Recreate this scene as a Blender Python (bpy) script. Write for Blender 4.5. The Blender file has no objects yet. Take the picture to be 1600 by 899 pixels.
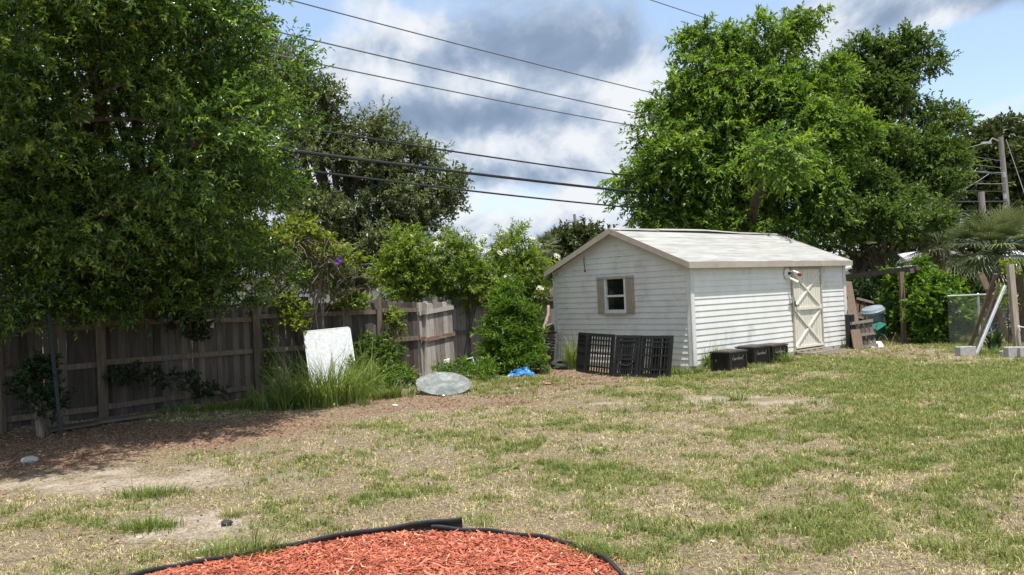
import bpy, bmesh, math, random
import numpy as np
from mathutils import Vector, Matrix, Euler
RNG = np.random.default_rng(7)
random.seed(7)
R = math.radians
C = bpy.context.scene.collection
SC = bpy.context.scene

# ------------------------------------------------------------------ camera
EYE, FPX, ROLL, PITCH = 1.65, 1300.0, -0.0418, 0.0087
cr, sr, cp, sp = math.cos(ROLL), math.sin(ROLL), math.cos(PITCH), math.sin(PITCH)
_R = np.array([1, 0, 0.]); _F = np.array([0, cp, sp]); _U = np.array([0, -sp, cp])
CR = cr*_R + sr*_U; CU = -sr*_R + cr*_U; CF = _F
CAM = np.array([0, 0, EYE])
def ray(px, py):
    return (px-800)*CR/FPX - (py-449.5)*CU/FPX + CF
def at(px, py, D):
    """point seen at photo pixel px,py at distance D ahead"""
    d = ray(px, py); return CAM + d*(D/d[1])
def onz(px, py, z=0.0):
    d = ray(px, py); return CAM + d*((z-EYE)/d[2])
cam = bpy.data.cameras.new('camera'); camo = bpy.data.objects.new('camera', cam); C.objects.link(camo)
camo.matrix_world = Matrix(((CR[0], CU[0], -CF[0], 0), (CR[1], CU[1], -CF[1], 0), (CR[2], CU[2], -CF[2], EYE), (0, 0, 0, 1)))
cam.sensor_width = 36; cam.lens = 36*FPX/1600; cam.clip_end = 3000; cam.clip_start = 0.05
SC.camera = camo

# ------------------------------------------------------------------ noise
_perm = RNG.random((256, 256))
def vnoise(x, y):
    x = np.asarray(x, float); y = np.asarray(y, float)
    xi = np.floor(x).astype(int); yi = np.floor(y).astype(int); fx = x-xi; fy = y-yi
    fx = fx*fx*(3-2*fx); fy = fy*fy*(3-2*fy)
    a = _perm[xi & 255, yi & 255]; b = _perm[(xi+1) & 255, yi & 255]; c = _perm[xi & 255, (yi+1) & 255]; d = _perm[(xi+1) & 255, (yi+1) & 255]
    return (a*(1-fx)+b*fx)*(1-fy)+(c*(1-fx)+d*fx)*fy
def fbm(x, y, o=4):
    s = 0; a = .5; t = 0
    for i in range(o):
        s = s+a*vnoise(x*2**i+17.3*i, y*2**i+9.1*i); t += a; a *= .5
    return s/t
def gz(x, y):
    x = np.asarray(x, float); y = np.asarray(y, float)
    return (fbm(x*.45+3, y*.45+8, 3)-.5)*.10*np.exp(-((x-1)/30)**2-((y-10)/30)**2)
def G(px, py):
    p = onz(px, py); p[2] = float(gz(p[0], p[1])); return p
def gp(x, y, dz=0): return np.array([x, y, float(gz(x, y))+dz])

# ------------------------------------------------------------------ materials
def newmat(name):
    m = bpy.data.materials.new(name); m.use_nodes = True
    nt = m.node_tree; nt.nodes.clear()
    out = nt.nodes.new('ShaderNodeOutputMaterial'); b = nt.nodes.new('ShaderNodeBsdfPrincipled')
    nt.links.new(b.outputs[0], out.inputs[0])
    return m, nt, b, out
def N(nt, t, **kw):
    n = nt.nodes.new(t)
    for k, v in kw.items():
        if k.startswith('i_'):
            key = k[2:]; key = int(key) if key.isdigit() else key
            n.inputs[key].default_value = v
        else: setattr(n, k, v)
    return n
def ramp(nt, fac, stops):
    r = nt.nodes.new('ShaderNodeValToRGB'); cr_ = r.color_ramp
    while len(cr_.elements) < len(stops): cr_.elements.new(.5)
    for e, (p, c) in zip(cr_.elements, stops): e.position = p; e.color = (*c, 1)
    nt.links.new(fac, r.inputs[0]); return r.outputs[0]
def math_(nt, op, a, b=None, clamp=False):
    n = nt.nodes.new('ShaderNodeMath'); n.operation = op; n.use_clamp = clamp
    for i, v in enumerate((a, b)):
        if v is None: continue
        if isinstance(v, (int, float)): n.inputs[i].default_value = v
        else: nt.links.new(v, n.inputs[i])
    return n.outputs[0]
def mixc(nt, f, a, b, mode='MIX'):
    n = nt.nodes.new('ShaderNodeMix'); n.data_type = 'RGBA'; n.blend_type = mode
    for i, v in ((0, f), (6, a), (7, b)):
        if isinstance(v, (int, float)): n.inputs[i].default_value = v
        elif isinstance(v, tuple): n.inputs[i].default_value = (*v, 1)
        else: nt.links.new(v, n.inputs[i])
    return n.outputs[2]
def noise(nt, scale, stretch=(1, 1, 1), detail=5, rough=.6, vec='Object'):
    tc = nt.nodes.new('ShaderNodeTexCoord'); mp = nt.nodes.new('ShaderNodeMapping'); mp.inputs[3].default_value = stretch
    nt.links.new(tc.outputs[vec], mp.inputs[0])
    n = nt.nodes.new('ShaderNodeTexNoise'); n.inputs['Scale'].default_value = scale; n.inputs['Detail'].default_value = detail; n.inputs['Roughness'].default_value = rough
    nt.links.new(mp.outputs[0], n.inputs['Vector']); return n.outputs[0]
def attr(nt, name):
    a = nt.nodes.new('ShaderNodeAttribute'); a.attribute_name = name; return a.outputs['Fac']
def mat(name, stops, scale=5, stretch=(1, 1, 1), rough=.7, bump=0.0, bscale=None, rnd=0.0, metal=0.0, spec=.4, detail=6, dirt=None):
    """noise coloured surface; rnd mixes a per-piece random in; dirt=(colour, scale, lo, hi, stretch)"""
    m, nt, b, out = newmat(name)
    n = noise(nt, scale, stretch, detail)
    f = n
    if rnd: f = math_(nt, 'ADD', math_(nt, 'MULTIPLY', n, 1-rnd), math_(nt, 'MULTIPLY', attr(nt, 'rnd'), rnd))
    col = ramp(nt, f, stops)
    if dirt:
        dc, ds, lo, hi, dst = dirt
        dn = noise(nt, ds, dst, 7, .7)
        mr = N(nt, 'ShaderNodeMapRange'); mr.inputs[1].default_value = lo; mr.inputs[2].default_value = hi; nt.links.new(dn, mr.inputs[0])
        col = mixc(nt, mr.outputs[0], col, dc)
    nt.links.new(col, b.inputs['Base Color'])
    b.inputs['Roughness'].default_value = rough; b.inputs['Metallic'].default_value = metal
    b.inputs['Specular IOR Level'].default_value = spec
    if bump:
        bn = noise(nt, bscale or scale*3, stretch, 6)
        bu = N(nt, 'ShaderNodeBump'); bu.inputs['Strength'].default_value = bump; bu.inputs['Distance'].default_value = .02
        nt.links.new(bn, bu.inputs['Height']); nt.links.new(bu.outputs[0], b.inputs['Normal'])
    return m
def leafmat(name, stops, trans=.35, tcol=None, rough=.45, spec=.35):
    m, nt, b, out = newmat(name)
    col = ramp(nt, attr(nt, 'rnd'), stops)
    nt.links.new(col, b.inputs['Base Color']); b.inputs['Roughness'].default_value = rough; b.inputs['Specular IOR Level'].default_value = spec
    tr = N(nt, 'ShaderNodeBsdfTranslucent')
    nt.links.new(mixc(nt, 1.0, col, tcol or (1.5, 1.35, .55), 'MULTIPLY'), tr.inputs[0])
    mx = N(nt, 'ShaderNodeMixShader'); mx.inputs[0].default_value = trans
    nt.links.new(b.outputs[0], mx.inputs[1]); nt.links.new(tr.outputs[0], mx.inputs[2]); nt.links.new(mx.outputs[0], out.inputs[0])
    return m
M = {}
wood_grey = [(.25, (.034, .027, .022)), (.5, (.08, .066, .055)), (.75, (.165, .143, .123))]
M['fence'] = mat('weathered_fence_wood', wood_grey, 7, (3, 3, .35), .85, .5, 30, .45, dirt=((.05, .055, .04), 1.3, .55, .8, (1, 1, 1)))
M['fence_post'] = mat('fence_post_wood', [(.2, (.07, .053, .038)), (.5, (.145, .115, .085)), (.8, (.25, .205, .16))], 8, (3, 3, .3), .85, .5)
M['panel_wood'] = mat('pale_weathered_boards', [(.2, (.10, .088, .078)), (.5, (.25, .225, .20)), (.8, (.38, .35, .32))], 8, (3, 3, .3), .85, .5, 30, .4, dirt=((.10, .055, .035), 1.1, .55, .75, (1, 1, 1)))
M['rail_rust'] = mat('stained_rail_wood', [(.2, (.07, .04, .03)), (.5, (.17, .10, .075)), (.8, (.30, .24, .2))], 6, (.4, 3, 3), .85, .4)
M['brown_wood'] = mat('brown_timber', [(.2, (.055, .036, .025)), (.5, (.13, .088, .06)), (.8, (.24, .175, .125))], 9, (3, 3, .35), .8, .4, None, .4)
M['old_wood'] = mat('old_timber', [(.2, (.05, .04, .033)), (.5, (.12, .10, .085)), (.8, (.22, .19, .16))], 9, (2, 2, .6), .85, .4, None, .4)
M['pale_wood'] = mat('pale_timber', [(.2, (.22, .18, .14)), (.6, (.38, .33, .27))], 8, (3, 3, .35), .8, .3)
M['siding'] = mat('white_siding', [(.3, (.64, .64, .61)), (.7, (.76, .76, .74))], 2, (1, 1, 1), .55, .08, 20, 0, dirt=((.33, .34, .30), 1.6, .56, .82, (1, 1, .55)))
M['siding_dirty'] = mat('mildewed_siding', [(.3, (.62, .60, .545)), (.7, (.73, .715, .66))], 2, (1, 1, 1), .6, .08, 20, 0, dirt=((.42, .425, .39), 3.0, .52, .80, (1, 1, 1.3)))
M['trim_white'] = mat('white_trim', [(.3, (.58, .58, .55)), (.7, (.72, .72, .69))], 4, (1, 1, 1), .5)
M['fascia'] = mat('beige_fascia', [(.3, (.36, .31, .25)), (.7, (.44, .39, .325))], 4, (1, 1, 1), .5, dirt=((.25, .2, .16), 5, .55, .8, (1, 1, 1)))
M['shutter'] = mat('beige_shutter', [(.3, (.33, .275, .21)), (.7, (.40, .34, .265))], 5, (1, 1, 1), .6)
M['roof'] = mat('weathered_white_roof', [(.3, (.25, .25, .24)), (.62, (.35, .35, .335))], 3, (.5, 2.5, 1), .5, .1, 8, 0, dirt=((.15, .145, .14), 2.6, .48, .76, (.4, 3.0, 1)))
M['door'] = mat('cream_door', [(.3, (.60, .575, .49)), (.7, (.70, .675, .585))], 4, (2, 1, .6), .6, .05, None, 0, dirt=((.33, .31, .27), 3.2, .56, .8, (3, 1, .5)))
M['door_brace'] = mat('cream_brace', [(.3, (.63, .605, .52)), (.7, (.73, .705, .62))], 8, (1, 1, 1), .55)
M['glass_dark'] = mat('dark_window_glass', [(.3, (.006, .007, .008)), (.7, (.012, .013, .014))], 3, (1, 1, 1), .08, spec=.5)
M['black_plastic'] = mat('black_plastic', [(.3, (.010, .010, .011)), (.7, (.018, .018, .019))], 6, (1, 1, 1), .45, spec=.35)
M['edging'] = mat('black_edging_plastic', [(.3, (.010, .011, .013)), (.7, (.022, .024, .027))], 20, (1, 1, 1), .38, spec=.5)
M['box_brown'] = mat('dark_brown_resin', [(.3, (.013, .011, .010)), (.7, (.022, .019, .017))], 6, (1, 1, 1), .5, spec=.4)
M['box_lid'] = mat('dark_resin_lid', [(.3, (.035, .03, .027)), (.7, (.06, .05, .045))], 4, (1, 1, 1), .5, spec=.45)
M['letter'] = mat('grey_lettering', [(.3, (.10, .095, .09)), (.7, (.14, .13, .125))], 6, (1, 1, 1), .5)
M['rubber'] = mat('old_rubber', [(.3, (.014, .014, .014)), (.7, (.03, .03, .029))], 12, (1, 1, 1), .8)
M['concrete'] = mat('concrete_block', [(.25, (.26, .25, .24)), (.7, (.43, .42, .40))], 14, (1, 1, 1), .9, .35)
M['galv'] = mat('galvanised_steel', [(.3, (.32, .34, .35)), (.7, (.5, .51, .52))], 8, (1, 1, 1), .45, metal=.6)
M['white_paint'] = mat('white_painted_wood', [(.3, (.58, .57, .55)), (.7, (.74, .73, .71))], 6, (1, 1, .4), .5, dirt=((.3, .27, .24), 7, .55, .8, (1, 1, .4)))
M['bin'] = mat('blue_grey_bin', [(.3, (.15, .185, .215)), (.7, (.23, .27, .305))], 4, (1, 1, .5), .4, spec=.5)
M['green_plastic'] = mat('green_plastic', [(.3, (.01, .09, .065)), (.7, (.015, .13, .09))], 4, (1, 1, 1), .35)
M['stake'] = mat('dark_green_steel', [(.3, (.006, .014, .016)), (.7, (.012, .024, .026))], 8, (1, 1, 1), .5)
M['bark'] = mat('brown_bark', [(.25, (.05, .038, .028)), (.5, (.10, .08, .062)), (.75, (.19, .155, .125))], 8, (2, 2, .5), .9, .6)
M['dead'] = mat('dead_twigs', [(.25, (.12, .09, .065)), (.7, (.30, .25, .2))], 8, (2, 2, .5), .9)
M['palm_bark'] = mat('palm_bark', [(.25, (.06, .045, .032)), (.5, (.14, .11, .08)), (.75, (.27, .22, .17))], 6, (2, 2, 1.5), .9, .6, None, .4)
M['pole'] = mat('utility_pole_wood', [(.25, (.14, .125, .11)), (.7, (.28, .255, .23))], 5, (3, 3, .2), .85, .2)
M['wire'] = mat('wire_aluminium', [(.3, (.10, .105, .115)), (.7, (.13, .135, .145))], 2, (1, 1, 1), .5)
M['cable'] = mat('black_cable', [(.3, (.015, .016, .018)), (.7, (.025, .026, .028))], 2, (1, 1, 1), .5)
M['tarp'] = mat('blue_tarp', [(.3, (.012, .10, .27)), (.7, (.035, .20, .45))], 9, (1, 1, 1), .4, .2)
M['board'] = mat('white_mottled_laminate', [(.35, (.52, .54, .56)), (.65, (.64, .66, .67))], 18, (1, 1, 1), .45, .05, None, 0, dirt=((.42, .44, .46), 22, .5, .7, (1, 1, 1)))
M['sign'] = mat('cream_sign', [(.3, (.52, .46, .31)), (.7, (.62, .56, .40))], 5, (1, 1, 1), .6)
M['red'] = mat('red_lens', [(.3, (.15, .04, .04)), (.7, (.22, .07, .07))], 5, (1, 1, 1), .25)
M['white_plastic'] = mat('white_plastic', [(.3, (.66, .66, .63)), (.7, (.76, .76, .74))], 5, (1, 1, 1), .4)
M['litter_white'] = mat('pale_scrap', [(.3, (.45, .43, .40)), (.7, (.68, .66, .62))], 12, (1, 1, 1), .7)
M['tan_wall'] = mat('tan_stucco', [(.3, (.33, .26, .17)), (.7, (.39, .31, .21))], 3, (1, 1, 1), .85)
M['yellow_wall'] = mat('yellow_stucco', [(.3, (.62, .52, .30)), (.7, (.68, .58, .36))], 3, (1, 1, 1), .85)
M['grey_wall'] = mat('grey_siding_wall', [(.3, (.28, .31, .33)), (.7, (.34, .37, .39))], 3, (1, 1, 6), .7)
M['far_roof'] = mat('pale_house_roof', [(.3, (.34, .34, .35)), (.7, (.48, .48, .48))], 3, (1, 1, 1), .8)
M['white_wall'] = mat('white_house_wall', [(.3, (.52, .52, .51)), (.7, (.62, .62, .61))], 3, (1, 1, 1), .8)
M['petal_white'] = leafmat('white_blossom', [(.0, (.52, .50, .34)), (1, (.80, .80, .70))], .3, (1, 1, .9))
M['petal_purple'] = leafmat('purple_blossom', [(0, (.20, .06, .45)), (1, (.30, .10, .60))], .3, (1, .8, 1))
def greens(k=1.0, y=1.0):
    return [(0.0, (.022*k, .046*k, .010*k)), (.38, (.048*k, .098*k, .019*k)), (.62, (.11*k*y, .185*k, .034*k)), (1.0, (.27*k*y, .35*k, .065*k))]
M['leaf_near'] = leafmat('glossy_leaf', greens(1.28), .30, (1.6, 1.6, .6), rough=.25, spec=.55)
M['leaf_oak'] = leafmat('oak_leaf', [(0, (.065, .085, .04)), (.5, (.14, .17, .08)), (1, (.25, .275, .145))], .30, (1.5, 1.5, .8), .42)
M['leaf_bright'] = leafmat('bright_leaf', [(0, (.042, .082, .015)), (.45, (.105, .185, .031)), (.8, (.19, .28, .047)), (1, (.29, .36, .07))], .42, (1.6, 1.6, .6))
M['leaf_mid'] = leafmat('mid_leaf', [(0, (.035, .068, .016)), (.5, (.08, .135, .03)), (1, (.165, .23, .06))], .36, (1.7, 1.6, .6))
M['leaf_elder'] = leafmat('elder_leaf', [(0, (.07, .12, .02)), (.5, (.15, .23, .04)), (1, (.29, .36, .085))], .42, (1.6, 1.5, .6))
M['leaf_bush'] = leafmat('bush_leaf', [(0, (.04, .085, .014)), (.5, (.095, .185, .026)), (1, (.20, .30, .05))], .40, (1.6, 1.5, .5), rough=.4)
M['leaf_far'] = leafmat('far_leaf', [(0, (.03, .048, .018)), (.5, (.06, .085, .028)), (1, (.11, .135, .04))], .28)
M['leaf_vine'] = leafmat('vine_leaf', [(0, (.08, .13, .02)), (.5, (.17, .24, .035)), (1, (.32, .36, .06))], .42)
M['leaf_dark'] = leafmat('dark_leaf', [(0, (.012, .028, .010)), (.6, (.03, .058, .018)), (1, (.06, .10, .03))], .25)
M['palm_leaf'] = leafmat('palm_leaf', [(0, (.04, .06, .022)), (.5, (.095, .125, .05)), (1, (.25, .28, .14))], .22, (1.2, 1.2, .8), .33, .6)
M['blade'] = leafmat('lawn_blade', [(0, (.12, .165, .04)), (.25, (.21, .255, .068)), (.45, (.31, .32, .105)), (.58, (.30, .235, .14)), (.75, (.50, .425, .235)), (1, (.76, .66, .43))], .28, (1.25, 1.2, .85), .55, .25)
M['weed_blade'] = leafmat('tall_grass_blade', [(0, (.06, .11, .022)), (.5, (.15, .225, .05)), (1, (.34, .38, .14))], .38, rough=.45)
M['chip'] = mat('red_mulch_chip', [(.0, (.07, .018, .010)), (.25, (.21, .048, .022)), (.55, (.39, .108, .058)), (.82, (.54, .20, .125)), (1, (.68, .45, .34))], 30, (1, 1, 1), .8, rnd=.85)
M['litter'] = mat('brown_litter', [(.0, (.05, .025, .016)), (.35, (.13, .058, .035)), (.6, (.25, .125, .075)), (.8, (.36, .25, .17)), (1, (.52, .45, .35))], 30, (1, 1, 1), .85, rnd=.85)
def glass_top():
    m, nt, b, out = newmat('tempered_glass')
    b.inputs['Base Color'].default_value = (.55, .58, .56, 1); b.inputs['Roughness'].default_value = .12
    b.inputs['Transmission Weight'].default_value = .65; b.inputs['IOR'].default_value = 1.5
    nn = noise(nt, 4, (1, 1, 1), 6); nt.links.new(ramp(nt, noise(nt, 5, (1, 1, 1), 7, .7), [(.35, (.22, .25, .235)), (.55, (.42, .45, .43)), (.72, (.75, .77, .75))]), b.inputs['Base Color'])  # base colour mottled from dark to pale grey
    nt.links.new(ramp(nt, nn, [(.35, (.04,)*3), (.75, (.3,)*3)]), b.inputs['Roughness'])
    return m
M['glass_top'] = glass_top()

# ------------------------------------------------------------------ mesh helpers
def tag(o, label=None, cat=None, group=None, kind=None):
    if label: o['label'] = label
    if cat: o['category'] = cat
    if group: o['group'] = group
    if kind: o['kind'] = kind
    return o
def thing(name, label, cat, loc=(0, 0, 0), rz=0.0, group=None):
    o = bpy.data.objects.new(name, None); C.objects.link(o); o.empty_display_size = .2
    o.location = loc; o.rotation_euler = (0, 0, rz); return tag(o, label, cat, group)
def fast_mesh(name, V, F, m, rnd=None, smooth=False):
    """V (n,3), F list of equal length faces as array (k,c)"""
    V = np.asarray(V, np.float32); F = np.asarray(F, np.int32)
    me = bpy.data.meshes.new(name); me.vertices.add(len(V)); me.vertices.foreach_set('co', V.ravel())
    k, c = F.shape
    me.loops.add(k*c); me.loops.foreach_set('vertex_index', F.ravel())
    me.polygons.add(k); me.polygons.foreach_set('loop_start', np.arange(0, k*c, c, dtype=np.int32))
    if rnd is not None:
        a = me.attributes.new('rnd', 'FLOAT', 'FACE'); a.data.foreach_set('value', np.asarray(rnd, np.float32))
    me.polygons.foreach_set('use_smooth', np.full(k, bool(smooth)))
    me.materials.append(m); me.update(calc_edges=True); return me
def link(name, me, parent=None, loc=None):
    o = bpy.data.objects.new(name, me); C.objects.link(o)
    if parent is not None: o.parent = parent
    if loc is not None: o.location = loc
    return o
class MB:
    def __init__(s): s.v = []; s.f = []; s.r = []
    def add(s, vs, fs, r=None):
        b = len(s.v); s.v += [tuple(map(float, v)) for v in vs]; r = random.random() if r is None else r
        for f in fs: s.f.append(tuple(b+i for i in f)); s.r.append(r)
        return s
    def hexa(s, p, r=None):  # p: 4 bottom ccw, 4 top
        return s.add(p, [(3, 2, 1, 0), (4, 5, 6, 7), (0, 1, 5, 4), (1, 2, 6, 5), (2, 3, 7, 6), (3, 0, 4, 7)], r)
    def box(s, c, size, rot=None, r=None, taper=1.0):
        x, y, z = [k/2 for k in size]; t = taper
        p = [(-x, -y, -z), (x, -y, -z), (x, y, -z), (-x, y, -z), (-x*t, -y*t, z), (x*t, -y*t, z), (x*t, y*t, z), (-x*t, y*t, z)]
        if rot is not None: p = [tuple(rot @ Vector(q)) for q in p]
        return s.hexa([(q[0]+c[0], q[1]+c[1], q[2]+c[2]) for q in p], r)
    def bar(s, a, b, w, d, up=(0, 0, 1), r=None):
        """rectangular bar from a to b, w across, d along up"""
        a = Vector(a); b = Vector(b); t = (b-a).normalized(); u = Vector(up); sd = t.cross(u)
        if sd.length < 1e-4: sd = t.cross(Vector((1, 0, 0)))
        sd.normalize(); u = sd.cross(t).normalized(); q = []
        for e in (a, b):
            q += [e-sd*w/2-u*d/2, e+sd*w/2-u*d/2, e+sd*w/2+u*d/2, e-sd*w/2+u*d/2]
        return s.hexa(q, r)
    def tube(s, pts, rad, n=8, cap=True, r=None):
        pts = [Vector(p) for p in pts]
        if isinstance(rad, (int, float)): rad = [rad]*len(pts)
        vs = []; pu = None
        for i, p in enumerate(pts):
            t = (pts[min(i+1, len(pts)-1)]-pts[max(i-1, 0)]).normalized()
            if pu is None: pu = Vector((0, 0, 1)) if abs(t.z) < .9 else Vector((1, 0, 0))
            u = (pu-t*pu.dot(t)).normalized(); w = t.cross(u); pu = u
            for k in range(n):
                a = 2*math.pi*k/n; vs.append(p+(u*math.cos(a)+w*math.sin(a))*rad[i])
        fs = []
        for i in range(len(pts)-1):
            for k in range(n): fs.append((i*n+k, i*n+(k+1) % n, (i+1)*n+(k+1) % n, (i+1)*n+k))
        if cap: fs.append(tuple(range(n-1, -1, -1))); fs.append(tuple((len(pts)-1)*n+k for k in range(n)))
        return s.add(vs, fs, r)
    def lathe(s, prof, c=(0, 0, 0), n=24, rot=None, r=None):
        vs = []
        for (rr, z) in prof:
            for k in range(n):
                a = 2*math.pi*k/n; v = Vector((rr*math.cos(a), rr*math.sin(a), z))
                if rot is not None: v = rot @ v
                vs.append(v+Vector(c))
        fs = [(i*n+k, i*n+(k+1) % n, (i+1)*n+(k+1) % n, (i+1)*n+k) for i in range(len(prof)-1) for k in range(n)]
        fs.append(tuple(range(n-1, -1, -1))); fs.append(tuple((len(prof)-1)*n+k for k in range(n)))
        return s.add(vs, fs, r)
    def build(s, name, m, parent=None, loc=None, world=False, smooth=False, bevel=0.0):
        """world: vertices are world coordinates, shifted to the parent's (or loc's) origin"""
        v = s.v
        if world:
            o = parent.location if parent is not None else loc
            v = [(a-o[0], b-o[1], c-o[2]) for a, b, c in v]
        me = bpy.data.meshes.new(name); me.from_pydata(v, [], s.f)
        a = me.attributes.new('rnd', 'FLOAT', 'FACE'); a.data.foreach_set('value', np.array(s.r, np.float32))
        me.materials.append(m)
        if smooth: me.polygons.foreach_set('use_smooth', np.ones(len(s.f), bool))
        me.update()
        if bevel:
            bm = bmesh.new(); bm.from_mesh(me)
            bmesh.ops.bevel(bm, geom=[e for e in bm.edges], offset=bevel, segments=1, affect='EDGES', profile=.5)
            bm.to_mesh(me); bm.free()
        if smooth:
            try: me.set_sharp_from_angle(angle=R(40))
            except Exception: pass
        return link(name, me, parent, loc if (parent is None) else None)
def unit(v): return v/np.maximum(np.linalg.norm(v, axis=-1, keepdims=True), 1e-9)
def leafgeo(P, D, Nn, L, W, fold=.25, droop=.15, rnd=None):
    n = len(P); D = unit(D); S = unit(np.cross(D, Nn)); U = np.cross(S, D)
    L = np.broadcast_to(L, (n,))[:, None]; W = np.broadcast_to(W, (n,))[:, None]
    V = np.empty((n, 4, 3), np.float32)
    V[:, 0] = P; mid = P+D*L*.45+U*W*fold
    V[:, 1] = mid+S*W*.5; V[:, 3] = mid-S*W*.5; V[:, 2] = P+D*L-U*L*droop
    i = np.arange(n)[:, None]*4
    F = np.concatenate([i+np.array([[0, 1, 2]]), i+np.array([[0, 2, 3]])], 1).reshape(-1, 3)
    r = np.repeat(RNG.random(n) if rnd is None else rnd, 2)
    return V.reshape(-1, 3), F, r
def joingeo(parts):
    Vs, Fs, Rs = [], [], []; b = 0
    for V, F, r in parts:
        Vs.append(V); Fs.append(F+b); Rs.append(r); b += len(V)
    return np.concatenate(Vs), np.concatenate(Fs), np.concatenate(Rs)
def sphere_dirs(n, zmin=-1.0):
    z = RNG.uniform(zmin, 1, n); a = RNG.uniform(0, 2*np.pi, n); s = np.sqrt(1-z*z)
    return np.stack([s*np.cos(a), s*np.sin(a), z], 1)
def foliage(lobes, nclus, nleaf, L, W, twig=.35, sub=7, subr=.5, droop=0.0, up=.3, squash=.85, tipb=.35, inner=.35, fold=.25, lmin=.7, lmax=1.25, dark=0.0):
    """lobes (cx,cy,cz,r): leaf sprays through the outer volume of sub-lobes; returns geometry and sub-lobe centres"""
    lob = np.array(lobes, float); subs = []; par = []
    for j, l in enumerate(lob):
        d = sphere_dirs(sub, -.8); rr = RNG.uniform(.45, .95, (sub, 1))
        c = l[:3]+d*l[3]*rr*np.array([1, 1, squash]); r = l[3]*subr*RNG.uniform(.65, 1.25, sub)
        subs.append(np.concatenate([c, r[:, None]], 1)); par += [j]*sub
    subs = np.concatenate(subs); w = subs[:, 3]**2; w /= w.sum()
    k = RNG.choice(len(subs), nclus, p=w)
    d = sphere_dirs(nclus, -.9); rad = subs[k, 3]*np.where(RNG.random(nclus) < inner, RNG.uniform(.2, .8, nclus), RNG.uniform(.75, 1.12, nclus))
    base = subs[k, :3]+d*rad[:, None]*np.array([1, 1, squash])
    out = unit(d+.6*unit(base-lob[np.array(par)[k], :3])+RNG.normal(0, .35, (nclus, 3))+np.array([0, 0, up-droop]))
    n = nclus*nleaf
    ci = np.repeat(np.arange(nclus), nleaf); t = np.tile((np.arange(nleaf)+.5)/nleaf, nclus)
    tw = twig*RNG.uniform(.6, 1.3, nclus)
    P = base[ci]+out[ci]*(t*tw[ci])[:, None]; P[:, 2] -= droop*(t*tw[ci])**1.5*.8
    rad_ = unit(RNG.normal(0, 1, (n, 3)))
    D = unit(out[ci]*.7+rad_*.85+np.array([0, 0, .1-droop*.5]))
    Nn = unit(RNG.normal(0, .55, (n, 3))+np.array([0, 0, 1.0])+out[ci]*.3)
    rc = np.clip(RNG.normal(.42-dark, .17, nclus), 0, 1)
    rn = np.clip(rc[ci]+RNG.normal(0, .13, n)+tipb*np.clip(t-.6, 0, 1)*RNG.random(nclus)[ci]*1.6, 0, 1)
    LL = L*RNG.uniform(lmin, lmax, n); WW = W*RNG.uniform(lmin, lmax, n)
    return leafgeo(P, D, Nn, LL, WW, fold, .12, rn), subs, np.array(par)
def curve_pts(a, b, n=6, sag=0.0, jit=0.0):
    a = np.array(a, float); b = np.array(b, float); o = []
    for i in range(n):
        t = i/(n-1); p = a*(1-t)+b*t; p[2] += sag*4*t*(1-t)
        if 0 < i < n-1: p = p+RNG.normal(0, jit, 3)
        o.append(p)
    return o
def tree(name, label, cat, base, lobes, trunk_r, leafm, fol, fork=.45, bark='bark', group=None, twigs=60, trunks=1, ztop=None):
    base = np.array(base, float); t = thing(name, label, cat, base, 0, group)
    geo, subs, par = foliage(lobes, **fol)
    lob = np.array(lobes, float); cen = np.average(lob[:, :3], axis=0, weights=lob[:, 3])
    mb = MB(); zlow = (lob[:, 2]-lob[:, 3]).min()
    top = base*(1-fork)+cen*fork
    if ztop: top = base+np.array([.1, .15, ztop])
    for k in range(trunks):
        off = RNG.normal(0, trunk_r*1.6, 3)*(trunks > 1); off[2] = 0
        pts = curve_pts(base+off-np.array([0, 0, .15]), top+off*2, 6, 0, trunk_r*.35)
        mb.tube(pts, [trunk_r*(1.35, 1.0, .92, .85, .78, .7)[i] for i in range(6)], 9)
    order = np.argsort(-lob[:, 3])
    for j in order:
        l = lob[j]; mb.tube(curve_pts(top-np.array([0, 0, RNG.uniform(0, .25)*(top[2]-base[2])]), l[:3], 6, .06*np.linalg.norm(l[:3]-top), .08*l[3]), np.linspace(trunk_r*.55, trunk_r*.16, 6).tolist(), 6)
    idx = RNG.permutation(len(subs))[:twigs]
    for i in idx:
        mb.tube(curve_pts(lob[par[i], :3], subs[i, :3], 4, .05, .06*lob[par[i], 3]), np.linspace(trunk_r*.17, trunk_r*.05, 4).tolist(), 4)
    mb.build('trunk', M[bark], t, world=True, smooth=True)
    V, F, r = geo
    link('crown', fast_mesh('crown', V-base, F, leafm, r), t)
    return t
def shrub(name, label, cat, base, lobes, leafm, fol, group=None, stems=9, stem_r=.018, bark='bark', leafname='foliage'):
    base = np.array(base, float); t = thing(name, label, cat, base, 0, group)
    geo, subs, par = foliage(lobes, **fol); mb = MB()
    for i in RNG.permutation(len(subs))[:stems]:
        b = base+np.append(RNG.normal(0, .10, 2), -.05)
        mb.tube(curve_pts(b, subs[i, :3], 5, .05, .04), np.linspace(stem_r, stem_r*.35, 5).tolist(), 5)
    mb.build('stem', M[bark], t, world=True, smooth=True)
    V, F, r = geo; link(leafname, fast_mesh(leafname, V-base, F, leafm, r), t)
    return t
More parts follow.
